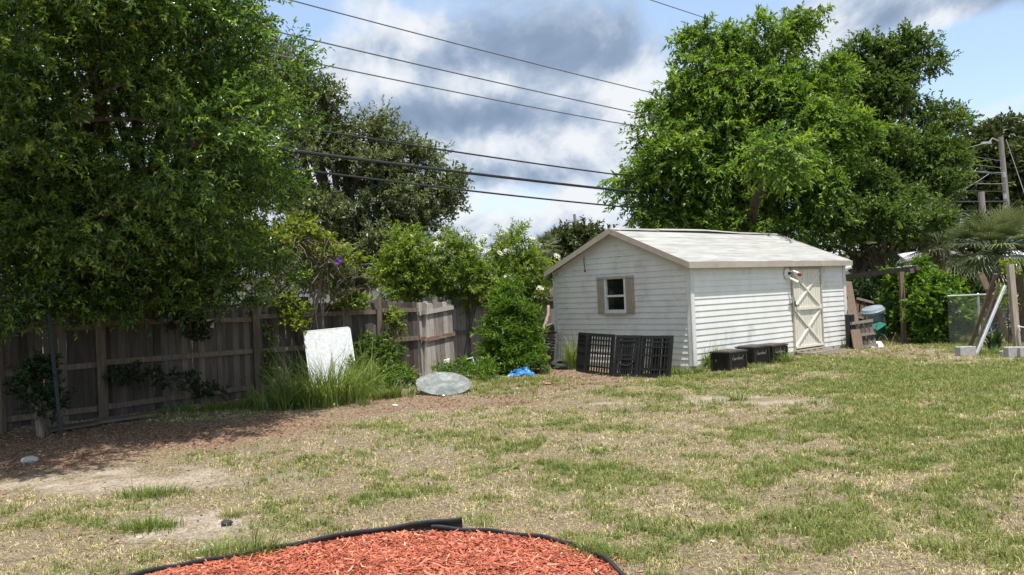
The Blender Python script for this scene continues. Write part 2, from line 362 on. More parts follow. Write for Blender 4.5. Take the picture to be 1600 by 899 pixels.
def bladegeo(P, H, W, lean, seg=4, rnd=None, curl=1.0):
    """arching grass blades: P bases, H length, W width, lean (n,2) horizontal reach fraction"""
    n = len(P); V = np.empty((n, seg*2+1, 3), np.float32)
    ln = np.linalg.norm(lean, axis=1, keepdims=True)+1e-9; dirh = lean/ln
    side = np.stack([-dirh[:, 1], dirh[:, 0], np.zeros(n)], 1)
    ang = RNG.uniform(-1.2, 1.2, n); ca, sa = np.cos(ang)[:, None], np.sin(ang)[:, None]
    side = side*ca+np.concatenate([dirh, np.zeros((n, 1))], 1)*sa
    for s in range(seg+1):
        t = s/seg; th = np.minimum(ln[:, 0]*curl*(t**1.4), 1.9)
        hz = np.sin(th)*t*.9; vz = np.cos(th*.85)*t
        c = P+np.concatenate([dirh*(H*hz)[:, None], (H*np.maximum(vz, t*.05))[:, None]], 1)
        w = (W*(1-t**1.5)*.5)[:, None]
        if s < seg: V[:, 2*s] = c-side*w; V[:, 2*s+1] = c+side*w
        else: V[:, 2*seg] = c
    i = np.arange(n)[:, None]*(seg*2+1); fs = []
    for s in range(seg-1):
        fs += [i+np.array([[2*s, 2*s+1, 2*s+3]]), i+np.array([[2*s, 2*s+3, 2*s+2]])]
    fs.append(i+np.array([[2*seg-2, 2*seg-1, 2*seg]]))
    F = np.concatenate(fs, 1).reshape(-1, 3)
    r = np.repeat(RNG.random(n) if rnd is None else rnd, 2*(seg-1)+1)
    return V.reshape(-1, 3), F, r
# ------------------------------------------------------------------ ground cover fields
BARE = [(2.1, 12.2, 1.5, .55, .9), (3.6, 11.7, 1.3, .5, .6), (1.2, 10.9, .9, .35, .4), (-2.6, 6.5, .55, .42, 1.1), (-2.35, 6.0, .5, .25, .7), (-3.5, 7.9, 1.0, .55, .8), (-4.6, 8.4, 1.2, .45, .7), (-1.3, 12.0, 1.4, .4, .35),
        (8.0, 16.0, 1.2, .5, .6), (9.2, 16.1, 1.6, .35, .8), (5.2, 9.2, .9, .3, .4), (3.2, 7.0, .8, .35, .35), (-1.2, 8.5, .9, .4, .35), (.6, 9.0, 1.0, .4, .25), (4.2, 6.2, .7, .3, .4)]
GREEN = [(2.2, 7.4, 1.0, .5, .55), (2.9, 9.3, 1.5, .45, .4), (5.6, 12.8, 1.6, .7, .6), (6.2, 10.3, 2.0, .7, .45), (1.0, 8.0, .8, .4, .3), (-.6, 9.9, 1.0, .5, .3), (-2.2, 6.9, .4, .2, .5), (-2.9, 6.1, .3, .2, .5), (1.6, 5.7, .7, .25, .45), (6.8, 7.6, 1.4, .6, .4),
         (.2, 15.5, 1.0, .9, .75), (-.6, 14.6, .7, .4, .5), (3.2, 15.4, 1.3, .35, .4), (6.5, 15.4, 2.4, .9, .45), (-3.4, 7.0, .5, .25, .5), (-4.2, 6.9, .6, .3, .4), (-.4, 7.0, .8, .3, .3), (8.5, 13.0, 2.2, 1.2, .4), (-2.0, 10.8, .9, .4, .3)]
BROWN = [(-5.2, 10.6, 1.9, 1.2, 1.1), (-6.8, 10.2, 1.6, 1.3, 1.0), (-3.7, 11.2, 1.3, .8, .8), (-2.2, 12.6, 1.2, .5, .3), (-1.3, 13.6, 1.2, .6, .4), (.6, 14.5, 1.3, .7, .35), (1.3, 15.6, .9, .8, .5), (-.2, 12.9, 1.2, .5, .5), (-5.5, 9.2, 1.0, .5, .5), (8.4, 18.6, 1.2, 1.2, .4), (-3.2, 14.2, 1.5, 1.2, .5), (0, 17.6, 3, 1.4, .6)]
def blobs(x, y, L):
    s = np.zeros_like(x)
    for cx, cy, rx, ry, a in L:
        s = s+a*np.exp(-(((x-cx)/rx)**2+((y-cy)/ry)**2))
    return s
def cover(x, y):
    wx = x+(fbm(x*1.3+40, y*1.3, 3)-.5)*.9; wy = y+(fbm(x*1.3, y*1.3+70, 3)-.5)*.9
    n1 = fbm(x*1.1+5, y*1.2+2, 5); n2 = fbm(x*3.1+11, y*3.1+31, 4); n3 = fbm(x*7+3, y*7+5, 3)
    green = np.clip(.345+(n1-.5)*1.15+(n2-.5)*1.2+(n3-.5)*1.1+.04*np.clip(x, -4, 6)-.02+blobs(wx, wy, GREEN)*.7-blobs(wx, wy, BROWN)*.35, 0, 1)
    bare = np.clip(blobs(wx, wy, BARE)*.95+(n2-.55)*2.0+(n3-.5)*.9+np.clip(-x-1, 0, 4)*.045-.10-green*.25, 0, 1)
    brown = np.clip(blobs(wx, wy, BROWN)*1.15+(n2-.5)*1.2*np.minimum(1, blobs(wx, wy, BROWN)*2)+(n3-.5)*.6*np.minimum(1, blobs(wx, wy, BROWN)*2), 0, 1)
    return green, bare, brown
# mulch bed outline
EL = [(-3.2, 3.6), (-2.85, 4.5), (-2.36, 5.20), (-1.98, 5.41), (-1.62, 5.61), (-.97, 5.86), (-.43, 6.0)]
ER = [(-.64, 5.9), (-.25, 5.80), (.14, 5.54), (.38, 5.22), (.53, 4.84), (.63, 4.2), (.65, 3.4)]
def smooth_poly(p, n=8):
    p = [np.array(q, float) for q in p]; o = []
    for i in range(len(p)-1):
        a, b, c, d = p[max(i-1, 0)], p[i], p[i+1], p[min(i+2, len(p)-1)]
        for k in range(n):
            t = k/n; o.append(.5*((2*b)+(c-a)*t+(2*a-5*b+4*c-d)*t*t+(3*b-a-3*c+d)*t**3))
    o.append(p[-1]); return o
BED = np.array(smooth_poly(EL[:-1]+ER[1:], 6)+[(0, 2.6), (-2.4, 2.6)])
def inpoly(x, y, P):
    r = np.zeros(np.shape(x), bool); j = len(P)-1
    for i in range(len(P)):
        xi, yi = P[i]; xj, yj = P[j]
        r ^= ((yi > y) != (yj > y)) & (x < (xj-xi)*(y-yi)/(yj-yi+1e-12)+xi); j = i
    return r
def axis(a, b, st, far):
    c = list(np.arange(a, b+1e-6, st)); s = st; p = b; q = a; hi = []; lo = []
    while p < far: s *= 1.35; p += s; hi.append(p)
    s = st
    while q > -far: s *= 1.35; q -= s; lo.append(q)
    return np.array(lo[::-1]+c+hi)
gx = axis(-10, 13, .09, 900); gy = axis(3, 25, .09, 900)
GX, GY = np.meshgrid(gx, gy, indexing='ij'); GZ = gz(GX, GY)
gr, ba, br = cover(GX, GY)
micro = (vnoise(GX*5, GY*5)-.5)*.022+(vnoise(GX*11+5, GY*11)-.5)*.012
GZ = GZ+micro*np.exp(-((GX-1)/14)**2-((GY-10)/14)**2)-.012*ba*(np.abs(GX) < 14)
inb = inpoly(GX, GY, BED); GZ = np.where(inb, gz(GX, GY)-.03, GZ)
nx, ny = GX.shape; idx = np.arange(nx*ny).reshape(nx, ny)
F = np.stack([idx[:-1, :-1], idx[1:, :-1], idx[1:, 1:], idx[:-1, 1:]], -1).reshape(-1, 4)
def ground_mat():
    m, nt, b, out = newmat('yard_soil')
    n_f = noise(nt, 38, (1, 1, 1), 6, .7); n_m = noise(nt, 6, (1, 1, 1), 6, .65); n_g = noise(nt, 110, (1, 1, 1), 3, .6)
    straw = ramp(nt, n_f, [(.25, (.055, .041, .028)), (.5, (.155, .125, .085)), (.75, (.35, .295, .21))])
    green = ramp(nt, n_f, [(.25, (.04, .05, .018)), (.55, (.115, .13, .042)), (.8, (.24, .22, .09))])
    sand = ramp(nt, n_m, [(.3, (.26, .215, .175)), (.5, (.36, .31, .26)), (.7, (.46, .405, .35))])
    sand = mixc(nt, .5, sand, ramp(nt, n_f, [(.3, (.18, .14, .105)), (.7, (.46, .40, .335))]))
    brown = ramp(nt, n_f, [(.25, (.06, .036, .024)), (.5, (.18, .115, .08)), (.75, (.37, .28, .22))])
    jit = math_(nt, 'MULTIPLY', math_(nt, 'SUBTRACT', n_f, .5), 1.4)
    def fac(a, g, lo, hi):
        v = math_(nt, 'ADD', attr(nt, a), math_(nt, 'MULTIPLY', jit, g))
        mr = N(nt, 'ShaderNodeMapRange'); mr.inputs[1].default_value = lo; mr.inputs[2].default_value = hi; nt.links.new(v, mr.inputs[0]); return mr.outputs[0]
    c = mixc(nt, fac('green', .6, .35, .8), straw, green)
    c = mixc(nt, fac('bare', 1.0, .15, 1.0), c, sand)
    c = mixc(nt, fac('brown', .7, .15, .7), c, brown)
    nt.links.new(c, b.inputs['Base Color']); b.inputs['Roughness'].default_value = .95; b.inputs['Specular IOR Level'].default_value = .15
    bu = N(nt, 'ShaderNodeBump'); bu.inputs['Strength'].default_value = .7; bu.inputs['Distance'].default_value = .02
    nt.links.new(math_(nt, 'ADD', n_f, n_g), bu.inputs['Height']); nt.links.new(bu.outputs[0], b.inputs['Normal'])
    return m
me = fast_mesh('ground', np.stack([GX, GY, GZ], -1).reshape(-1, 3), F, ground_mat(), None, True)
for nm, arr in (('green', gr), ('bare', ba), ('brown', br)):
    a = me.attributes.new(nm, 'FLOAT', 'POINT'); a.data.foreach_set('value', arr.astype(np.float32).ravel())
tag(link('ground', me), kind='structure')

# ------------------------------------------------------------------ lawn blades (one mass)
SHED_N = np.array([3.496, 16.31]); SS = np.array([.748, .664]); SG = np.array([-.664, .748]); SW, SL = 3.794, 6.248
def scatter(n, d0, d1, pw=1.0):
    """positions on the visible yard, thinning with distance"""
    u = RNG.random(n); D = (d0**(2-pw)+u*(d1**(2-pw)-d0**(2-pw)))**(1/(2-pw)) if pw != 2 else d0*(d1/d0)**u
    X = RNG.uniform(-.66, .68, n)*D; return X, D
def keep_out(x, y):
    lx = (x-SHED_N[0])*SS[0]+(y-SHED_N[1])*SS[1]; ly = (x-SHED_N[0])*SG[0]+(y-SHED_N[1])*SG[1]
    k = (lx > .02) & (lx < SL) & (ly > .02) & (ly < SW)
    return k | inpoly(x, y, BED)
def lawn(n, d0, d1, name):
    nt_ = n//8; tx, ty = scatter(nt_, d0, d1, 1.15); ti = np.repeat(np.arange(nt_), 8); n = nt_*8
    ts = RNG.uniform(.008, .035, nt_)*(1+.05*np.maximum(ty-6, 0)); jx = RNG.normal(0, 1, n)*ts[ti]; jy = RNG.normal(0, 1, n)*ts[ti]; x = tx[ti]+jx; y = ty[ti]+jy; tone = RNG.normal(0, .19, nt_)[ti]; th = RNG.uniform(.6, 1.25, nt_)[ti]; ta = np.arctan2(jy, jx)+RNG.normal(0, .8, n); tdry = RNG.random(nt_)[ti]*.55+RNG.random(n)*.45
    g, b, w = cover(x, y); fence_y = np.interp(x, [-9, -7.35, -6.4, -4.65, -2.75, -1.6, .6, 1.0], [9.6, 12.1, 13.1, 15.1, 16.8, 17.6, 20, 24])
    tuft = fbm(x*9+2, y*9+7, 2)
    p = np.clip(.32+.75*g-.85*b-.75*w, .02, 1)*np.clip(.25+1.5*tuft, .2, 1)
    k = ((RNG.random(nt_)[ti]*.7+RNG.random(n)*.3) < p) & ~keep_out(x, y) & (y < fence_y)
    x, y, g, b, w, tone, th, ta, tdry = x[k], y[k], g[k], b[k], w[k], tone[k], th[k], ta[k], tdry[k]; n = len(x)
    dry = tdry > np.clip(g*.95+.12, .24, .82)
    H = np.where(dry, RNG.uniform(.025, .068, n), RNG.uniform(.03, .09, n))*(1+.012*np.maximum(y-7, 0))*(.75+.5*g)*th
    W = RNG.uniform(.0034, .0078, n)*(1+.075*np.maximum(y-6, 0))
    a = ta; m_ = np.where(dry, RNG.uniform(.8, 2.0, n), RNG.uniform(.3, 1.3, n))
    tn = fbm(x*1.9+21, y*1.9+4, 4)
    rn = np.where(dry, np.clip(RNG.normal(.80, .13, n)+(tn-.5)*.6, .5, 1.0), np.clip(RNG.normal(.22, .14, n)+(tn-.5)*.5, 0, .55))+tone*.6; rn = np.clip(rn, 0, 1)
    P = np.stack([x, y, gz(x, y)+(vnoise(x*5, y*5)-.5)*.022+(vnoise(x*11+5, y*11)-.5)*.012-.004], 1)
    V, F, r = bladegeo(P, H, W, np.stack([np.cos(a), np.sin(a)], 1)*m_[:, None], 2, rn)
    tag(link(name, fast_mesh(name, V, F, M['blade'], r)), kind='stuff')
lawn(760000, 4.6, 21.5, 'lawn_grass')

# ------------------------------------------------------------------ fallen leaves and bark scraps under the tree
def flakes(x, y, z, L, W, thick_m, rn, tilt=.35):
    n = len(x); a = RNG.uniform(0, 2*np.pi, n); el = RNG.normal(0, tilt, n)
    D = np.stack([np.cos(a)*np.cos(el), np.sin(a)*np.cos(el), np.sin(el)], 1)
    Nn = unit(RNG.normal(0, .35, (n, 3))+np.array([0, 0, 1.0]))
    return leafgeo(np.stack([x, y, z], 1), D, Nn, L, W, .18, .1, rn)
n = 60000; x, y = scatter(n, 7.5, 19, 1.1); g, b, w = cover(x, y)
k = (RNG.random(n) < np.clip(w*1.1-.12, 0, 1)) & ~keep_out(x, y); x, y = x[k], y[k]; n = len(x)
geo = flakes(x, y, gz(x, y)+RNG.uniform(0, .02, n), RNG.uniform(.02, .06, n)*(1+.08*(y-8)), RNG.uniform(.008, .022, n)*(1+.03*(y-8)), None, np.clip(RNG.beta(2, 2.6, n), 0, 1))
tag(link('leaf_litter', fast_mesh('leaf_litter', *geo[:2], M['litter'], geo[2])), kind='stuff')
# straw scraps over the whole lawn
n = 120000; x, y = scatter(n, 4.6, 17, 1.25); g, b, w = cover(x, y); k = (RNG.random(n) < np.clip(.75-.5*g-.35*b, .05, 1)) & ~keep_out(x, y); x, y = x[k], y[k]; n = len(x)
geo = flakes(x, y, gz(x, y)+RNG.uniform(0, .018, n), RNG.uniform(.02, .06, n), RNG.uniform(.002, .005, n)*(1+.05*np.maximum(y-6, 0)), None, RNG.uniform(.56, .95, n), .2)
tag(link('dry_thatch', fast_mesh('dry_thatch', *geo[:2], M['blade'], geo[2])), kind='stuff')

# ------------------------------------------------------------------ red mulch bed with plastic edging
bx = np.arange(-3.3, .9, .06); by = np.arange(2.6, 6.1, .06); BX, BY = np.meshgrid(bx, by, indexing='ij')
def edge_dist(x, y):
    d = np.full(np.shape(x), 9.0)
    for a, b in zip(BED[:-2], BED[1:-1]):
        ab = b-a; t = np.clip(((x-a[0])*ab[0]+(y-a[1])*ab[1])/(ab@ab+1e-12), 0, 1)
        d = np.minimum(d, np.hypot(x-a[0]-t*ab[0], y-a[1]-t*ab[1]))
    return d
def mulch_z(x, y):
    d = edge_dist(x, y); return gz(x, y)-.005+.09*(1-np.exp(-d*1.6))+(vnoise(x*6, y*6)-.5)*.03*np.minimum(1, d*6)
BZ = mulch_z(BX, BY); ii = np.arange(BX.size).reshape(BX.shape)
F = np.stack([ii[:-1, :-1], ii[1:, :-1], ii[1:, 1:], ii[:-1, 1:]], -1).reshape(-1, 4)
cx_, cy_ = BX.ravel()[F].mean(1), BY.ravel()[F].mean(1); F = F[inpoly(cx_, cy_, BED)]
tag(link('mulch_bed', fast_mesh('mulch_bed', np.stack([BX, BY, BZ], -1).reshape(-1, 3), F, M['chip'], RNG.uniform(.1, .6, len(F)), True)), kind='structure')
n = 62000; x = RNG.uniform(-3.1, .8, n); y = RNG.uniform(4.0, 6.05, n)
k = inpoly(x, y, BED) & (np.hypot(x, y-0) > 3.5); x, y = x[k], y[k]; n = len(x)
# each chip is a thin slab: a bent leaf face pair, top and underside
L_ = np.clip(RNG.lognormal(-3.5, .6, n), .008, .12); W_ = np.clip(L_*RNG.uniform(.10, .32, n), .0025, .012)
a = RNG.normal(.25, .9, n); el = RNG.normal(0, .30, n); D = np.stack([np.cos(a)*np.cos(el), np.sin(a)*np.cos(el), np.sin(el)], 1)
Nn = unit(RNG.normal(0, .45, (n, 3))+np.array([0, 0, 1.])); S = unit(np.cross(D, Nn)); U = np.cross(S, D)
P = np.stack([x, y, mulch_z(x, y)+RNG.uniform(.0, .026, n)], 1); T_ = RNG.uniform(.002, .005, n)[:, None]
q = []
for e, s, u in ((-1, -1, -1), (1, -.6, -1), (1, .7, -1), (-1, 1, -1), (-1, -1, 1), (1, -.6, 1), (1, .7, 1), (-1, 1, 1)):
    q.append(P+D*(L_*.5*e)[:, None]+S*(W_*.5*s)[:, None]+U*T_*u*.5)
V = np.stack(q, 1).reshape(-1, 3); b8 = np.arange(n)[:, None]*8
F = np.concatenate([b8+np.array([f]) for f in ((4, 5, 6, 7), (0, 1, 5, 4), (1, 2, 6, 5), (2, 3, 7, 6), (3, 0, 4, 7))], 1).reshape(-1, 4)
rn = np.repeat(np.clip(RNG.normal(.48, .2, n)+(RNG.random(n) < .05)*.4, 0, 1), 5)
tag(link('mulch_chips', fast_mesh('mulch_chips', V, F, M['chip'], rn)), kind='stuff')
n = 900; t_ = RNG.integers(0, len(BED)-3, n); x = BED[t_, 0]+RNG.normal(0, .10, n); y = BED[t_, 1]+RNG.normal(.03, .09, n); k = ~inpoly(x, y, BED); x, y = x[k], y[k]; n = len(x)
geo = flakes(x, y, gz(x, y)+RNG.uniform(.005, .03, n), RNG.uniform(.015, .06, n), RNG.uniform(.004, .012, n), None, RNG.uniform(.2, 1, n), .25)
tag(link('spilled_chips', fast_mesh('spilled_chips', *geo[:2], M['chip'], geo[2])), kind='stuff')
# broad leaved weeds and dropped leaves in the lawn
nc = 420; x0, y0 = scatter(nc, 4.8, 18, 1.2); g, b, w = cover(x0, y0); k = ~keep_out(x0, y0) & (g > .3); x0, y0 = x0[k], y0[k]; nc = len(x0); ci = np.repeat(np.arange(nc), 9); n = len(ci)
a = RNG.uniform(0, 6.28, n); el = RNG.uniform(.1, .7, n); sz = RNG.uniform(.02, .05, nc)[ci]; D = np.stack([np.cos(a)*np.cos(el), np.sin(a)*np.cos(el), np.sin(el)], 1)
x = x0[ci]+RNG.normal(0, .012, n); y = y0[ci]+RNG.normal(0, .012, n)
geo = leafgeo(np.stack([x, y, gz(x, y)+.008], 1), D, np.repeat([[0, 0, 1.]], n, 0)+RNG.normal(0, .2, (n, 3)), sz, sz*.5, .15, .3, np.clip(RNG.normal(.6, .2, n), 0, 1))
tag(link('lawn_weeds', fast_mesh('lawn_weeds', *geo[:2], M['leaf_bush'], geo[2])), kind='stuff')
n = 1500; x, y = scatter(n, 4.8, 17, 1.1); k = ~keep_out(x, y); x, y = x[k], y[k]; n = len(x)
geo = flakes(x, y, gz(x, y)+RNG.uniform(.015, .04, n), RNG.uniform(.025, .06, n), RNG.uniform(.012, .03, n), None, RNG.beta(2, 2, n), .4)
tag(link('dropped_leaves', fast_mesh('dropped_leaves', *geo[:2], M['litter'], geo[2])), kind='stuff')
def edging(pts, label, lift0=0, lift1=0):
    pts = smooth_poly(pts, 8); n = len(pts); base = np.array([pts[n//2][0], pts[n//2][1], float(gz(*pts[n//2]))])
    mb = MB(); prof = [(u*.8, v*.85) for u, v in [(-.006, -.06), (.006, -.06), (.007, .028), (.016, .036), (.019, .048), (.014, .060), (0, .065), (-.014, .060), (-.019, .048), (-.016, .036), (-.007, .028)]]
    rings = []
    for i, p in enumerate(pts):
        t = np.array(pts[min(i+1, n-1)])-np.array(pts[max(i-1, 0)]); t /= np.linalg.norm(t); s = np.array([t[1], -t[0]]); f = i/(n-1)
        lift = lift0*max(0, 1-f*5)**1.5+lift1*max(0, 1-(1-f)*2.6)**1.5+.006*math.sin(i*.9)
        for (u, z) in prof: rings.append((p[0]+s[0]*u, p[1]+s[1]*u, float(gz(p[0], p[1]))+z+lift-.008))
    k = len(prof)
    fs = [(i*k+j, i*k+(j+1) % k, (i+1)*k+(j+1) % k, (i+1)*k+j) for i in range(n-1) for j in range(k)]
    fs += [tuple(range(k-1, -1, -1)), tuple((n-1)*k+j for j in range(k))]
    mb.add(rings, fs); o = mb.build('bed_edging', M['edging'], None, base, world=True, smooth=True)
    return tag(o, label, 'garden edging', 'black edging round the mulch bed')
edging(EL, 'black plastic edging strip whose raised end sticks up behind the red mulch', 0, .045)
edging(ER, 'black plastic edging strip curving down beside the weeds at the mulch bed', .012, 0)
# ------------------------------------------------------------------ shed
ZB, ZT, ZR = .10, 2.13, 2.93
shed = thing('shed', 'white clapboard garden shed with a shallow gable roof and cream door', 'shed', (SHED_N[0], SHED_N[1], 0), math.atan2(SS[1], SS[0]))
NL = 17; LAP = (ZT-ZB)/NL
def lap_wall(mb, along, intervals_fn, zmax, inward, sgn):
    """clapboards: along = unit vec of the wall, inward = unit vec into the shed"""
    z = ZB; i = 0
    while z < zmax-.01:
        z1 = z+LAP
        for (a, b, a1, b1) in intervals_fn(z, z1):
            if b-a < .01: continue
            o0, o1 = (.011 if sgn > 0 else .016), .001; back = .07
            def pt(t, o, zz): return (along[0]*t-inward[0]*o, along[1]*t-inward[1]*o, zz)
            q = [pt(a, o0, z), pt(b, o0, z), pt(b, -back, z), pt(a, -back, z), pt(a1, o1, z1), pt(b1, o1, z1), pt(b1, -back, z1), pt(a1, -back, z1)]
            if sgn < 0: q = [q[k] for k in (1, 0, 3, 2, 5, 4, 7, 6)]
            mb.hexa(q)
        z = z1; i += 1
DX0, DX1, DZ1 = 3.74, 5.05, 1.98       # door opening
WY0, WY1 = 1.64, 2.22; WZ0, WZ1 = ZB+9*LAP, ZB+15*LAP
WZ1 = ZB+15*LAP
mb = MB()
lap_wall(mb, (1, 0), lambda z, z1: [(.0, DX0, .0, DX0), (DX1, SL, DX1, SL)] if z < DZ1-.05 else [(0, SL, 0, SL)], ZT, (0, 1), 1)
mb.build('wall', M['siding'], shed)
def gable_iv(z, z1):
    def lim(zz):
        if zz <= ZT: return 0, SW
        k = (zz-ZT)/(ZR-ZT)*SW/2; return k, SW-k
    a, b = lim(z); a1, b1 = lim(min(z1, ZR-.03))
    if z1 > WZ0+.02 and z < WZ1-.02: return [(a, WY0, a1, WY0), (WY1, b, WY1, b1)]
    return [(a, b, a1, b1)]
mb = MB(); lap_wall(mb, (0, 1), gable_iv, ZR-.06, (1, 0), -1)
gw = mb.build('wall', M['siding_dirty'], shed); gw['label'] = 'mildew stained gable wall'
mb = MB(); mb.box((SL-.04, SW/2, (ZB+ZT)/2), (.06, SW-.16, ZT-ZB)); mb.add([(SL-.07, .05, ZT), (SL-.07, SW-.05, ZT), (SL-.07, SW/2, ZR-.05), (SL-.01, .05, ZT), (SL-.01, SW-.05, ZT), (SL-.01, SW/2, ZR-.05)], [(0, 1, 2), (5, 4, 3), (0, 3, 4, 1), (1, 4, 5, 2), (2, 5, 3, 0)])
mb.build('wall', M['siding'], shed)
mb = MB(); mb.box((SL/2, SW-.04, (ZB+ZT)/2), (SL-.02, .06, ZT-ZB)); mb.build('wall', M['siding'], shed)
mb = MB()
for (x, y) in ((0, 0), (SL, 0), (0, SW)):
    sx = -1 if x == 0 else 1; sy = -1 if y == 0 else 1
    mb = MB()
    for (cx, cy, w, d) in ((x+sx*.013-sx*.04, y+sy*.018, .12, .012), (x+sx*.018, y+sy*.013-sy*.04, .012, .12)):
        mb.box((cx, cy, (ZB+ZT)/2), (w, d, ZT-ZB-.004))
    mb.build('corner_trim', M['trim_white'], shed)
mb = MB()
for i in range(15):
    x = .25+i*.42
    if x < SL: mb.box((x, .05, .035), (.36+random.uniform(-.05, .04), .14, .15), r=random.random())
for i in range(9):
    y = .25+i*.42
    if y < SW: mb.box((.05, y, .03), (.14, .38, .14))
mb.build('foundation', M['concrete'], shed)
mb = MB(); mb.box((SL/2, SW/2, ZB-.02), (SL-.25, SW-.25, .06)); mb.build('floor', M['old_wood'], shed)
# roof: two slabs, overhang
OE, OG, TH = .12, .17, .035
sl = (ZR-ZT)/(SW/2); ze = ZT-OE*sl+.02
def slab(mb, y0, z0, y1, z1, x0, x1, th):
    mb.hexa([(x0, y0, z0-th), (x1, y0, z0-th), (x1, y1, z1-th), (x0, y1, z1-th), (x0, y0, z0), (x1, y0, z0), (x1, y1, z1), (x0, y1, z1)])
roofmb = MB(); nst = 4
zr_ = ZR+.03; 
for side in (0, 1):
    for i in range(nst):
        t0, t1 = i/nst, (i+1)/nst
        Y = lambda t: -OE+(SW/2+OE)*t; Z = lambda t: ze+.045+(zr_-ze-.045)*t
        y0, y1, z0, z1 = Y(t0), Y(t1), Z(t0)+.005, Z(t1)
        p = [(-OG, y0, z0-TH), (SL+OG, y0, z0-TH), (SL+OG, y1, z1-TH), (-OG, y1, z1-TH), (-OG, y0, z0), (SL+OG, y0, z0), (SL+OG, y1, z1), (-OG, y1, z1)]
        if side: p = [(a, SW-b, c) for a, b, c in p]; p = [p[k] for k in (1, 0, 3, 2, 5, 4, 7, 6)]
        roofmb.hexa(p)
rf = roofmb.build('roof', M['roof'], shed)
mb = MB()   # ridge cap lifted and bent in its middle run
for (a, b, l0, l1) in ((-OG, 1.35, .012, .02), (1.37, 3.1, .03, .05), (3.1, 4.6, .05, .012), (4.62, SL+OG, .012, .012)):
    for s in (-1, 1):
        mb.hexa([(a, SW/2, zr_+l0), (b, SW/2, zr_+l1), (b, SW/2+s*.13, zr_+l1-.045), (a, SW/2+s*.13, zr_+l0-.045), (a, SW/2, zr_+l0+.008), (b, SW/2, zr_+l1+.008), (b, SW/2+s*.14, zr_+l1-.038), (a, SW/2+s*.14, zr_+l0-.038)])
mb.build('ridge_cap', M['roof'], rf)
mb = MB(); fz = ze+.008
for y in (-OE-.012, SW+OE+.012): mb.box((SL/2, y, fz-.03), (SL+2*OG+.02, .022, .115))
for x in (-OG-.012, SL+OG+.012):
    for s in (0, 1):
        a = (x, -OE-.02 if not s else SW+OE+.02, fz-.03); b = (x, SW/2, zr_-.035)
        u = (b[1]-a[1], b[2]-a[2]); 
        q = []
        for xx in (x-.011, x+.011): pass
        q = [(x-.011, a[1], a[2]-.058), (x+.011, a[1], a[2]-.058), (x+.011, b[1], b[2]-.075), (x-.011, b[1], b[2]-.075), (x-.011, a[1], a[2]+.058), (x+.011, a[1], a[2]+.058), (x+.011, b[1], b[2]+.05), (x-.011, b[1], b[2]+.05)]
        mb.hexa(q)
mb.build('fascia', M['fascia'], shed)
# soffit closes the gap between wall and roof
mb = MB(); mb.box((SL/2, -OE/2+.0, fz-.045), (SL+2*OG-.03, OE-.01, .014)); mb.build('soffit', M['fascia'], shed)
# door
mb = MB(); dw = DX1-DX0; npl = 11
mb.box(((DX0+DX1)/2, .0, (ZB+.03+DZ1)/2), (dw-.07, .03, DZ1-ZB-.08))
for i in range(npl):
    w = (dw-.10)/npl; mb.box((DX0+.05+w*(i+.5), -.018, (ZB+.05+DZ1)/2), (w-.012, .016, DZ1-ZB-.10), r=random.random())
door = mb.build('door', M['door'], shed)
mb = MB(); xa, xb = DX0+.07, DX1-.07; zm = 1.06
for (za, zb) in ((zm+.03, DZ1-.12), (ZB+.10, zm-.03)):
    mb.bar((xa, -.036, za), (xb, -.036, zb), .05, .02, (0, 1, 0)); mb.bar((xa, -.041, zb), (xb, -.041, za), .05, .021, (0, 1, 0))
mb.bar((xa-.02, -.046, zm), (xb+.02, -.046, zm), .06, .022, (0, 1, 0)); mb.bar((xa-.02, -.044, ZB+.09), (xb+.02, -.044, ZB+.09), .05, .02, (0, 1, 0))
mb.build('brace', M['door_brace'], door)
mb = MB(); mb.box((DX0+.09, -.035, 1.16), (.035, .02, .14)); mb.tube([(DX0+.09, -.04, 1.13), (DX0+.09, -.09, 1.13), (DX0+.14, -.09, 1.15)], .013, 8); mb.box((DX0-.09, -.032, 1.18), (.16, .02, .03)); mb.build('handle', M['rail_rust'], door)
mb = MB()
for x in (DX0+.012, DX1-.012): mb.box((x, -.012, (ZB+DZ1)/2), (.05, .06, DZ1-ZB))
mb.box(((DX0+DX1)/2, -.014, DZ1+.0), (dw+.08, .06, .04)); mb.box(((DX0+DX1)/2, -.02, ZB+.01), (dw+.06, .05, .05))
mb.build('door_frame', M['fascia'], shed)
mb = MB(); mb.box(((DX0+DX1)/2, -.034, DZ1+.075), (dw+.16, .03, .10)); mb.build('door_header', M['fascia'], shed)
# window
wf = MB(); yc = (WY0+WY1)/2; zc = (WZ0+WZ1)/2; wh = WZ1-WZ0; ww = WY1-WY0
for y in (WY0+.015, WY1-.015): wf.box((-.012, y, zc), (.07, .045, wh+.03))
wf.box((-.012, yc, WZ0+.03), (.075, ww+.03, .07)); wf.box((-.012, yc, zc), (.05, ww-.06, .045))
win = wf.build('window', M['trim_white'], shed)
mb = MB(); mb.box((.03, yc, zc-wh/4+.01), (.008, ww-.06, wh/2-.06)); mb.build('pane', M['glass_dark'], win)
mb = MB(); mb.box((.015, yc, zc+wh/4), (.008, ww-.06, wh/2-.05)); mb.build('pane', M['glass_dark'], win)
mb = MB(); mb.box((-.03, yc, WZ1+.035), (.05, 1.04, .05)); mb.build('trim', M['fascia'], win); mb = MB(); mb.box((-.035, yc, WZ0-.02), (.06, ww+.04, .035)); mb.build('sill', M['fascia'], win)
for s in (-1, 1):
    mb = MB(); cy = yc+s*(ww/2+.115); mb.box((-.02, cy, zc), (.03, .215, wh+.04))
    for k in range(4): mb.box((-.038, cy-.075+k*.05, zc), (.012, .034, wh-.02))
    mb.build('shutter', M['shutter'], shed)
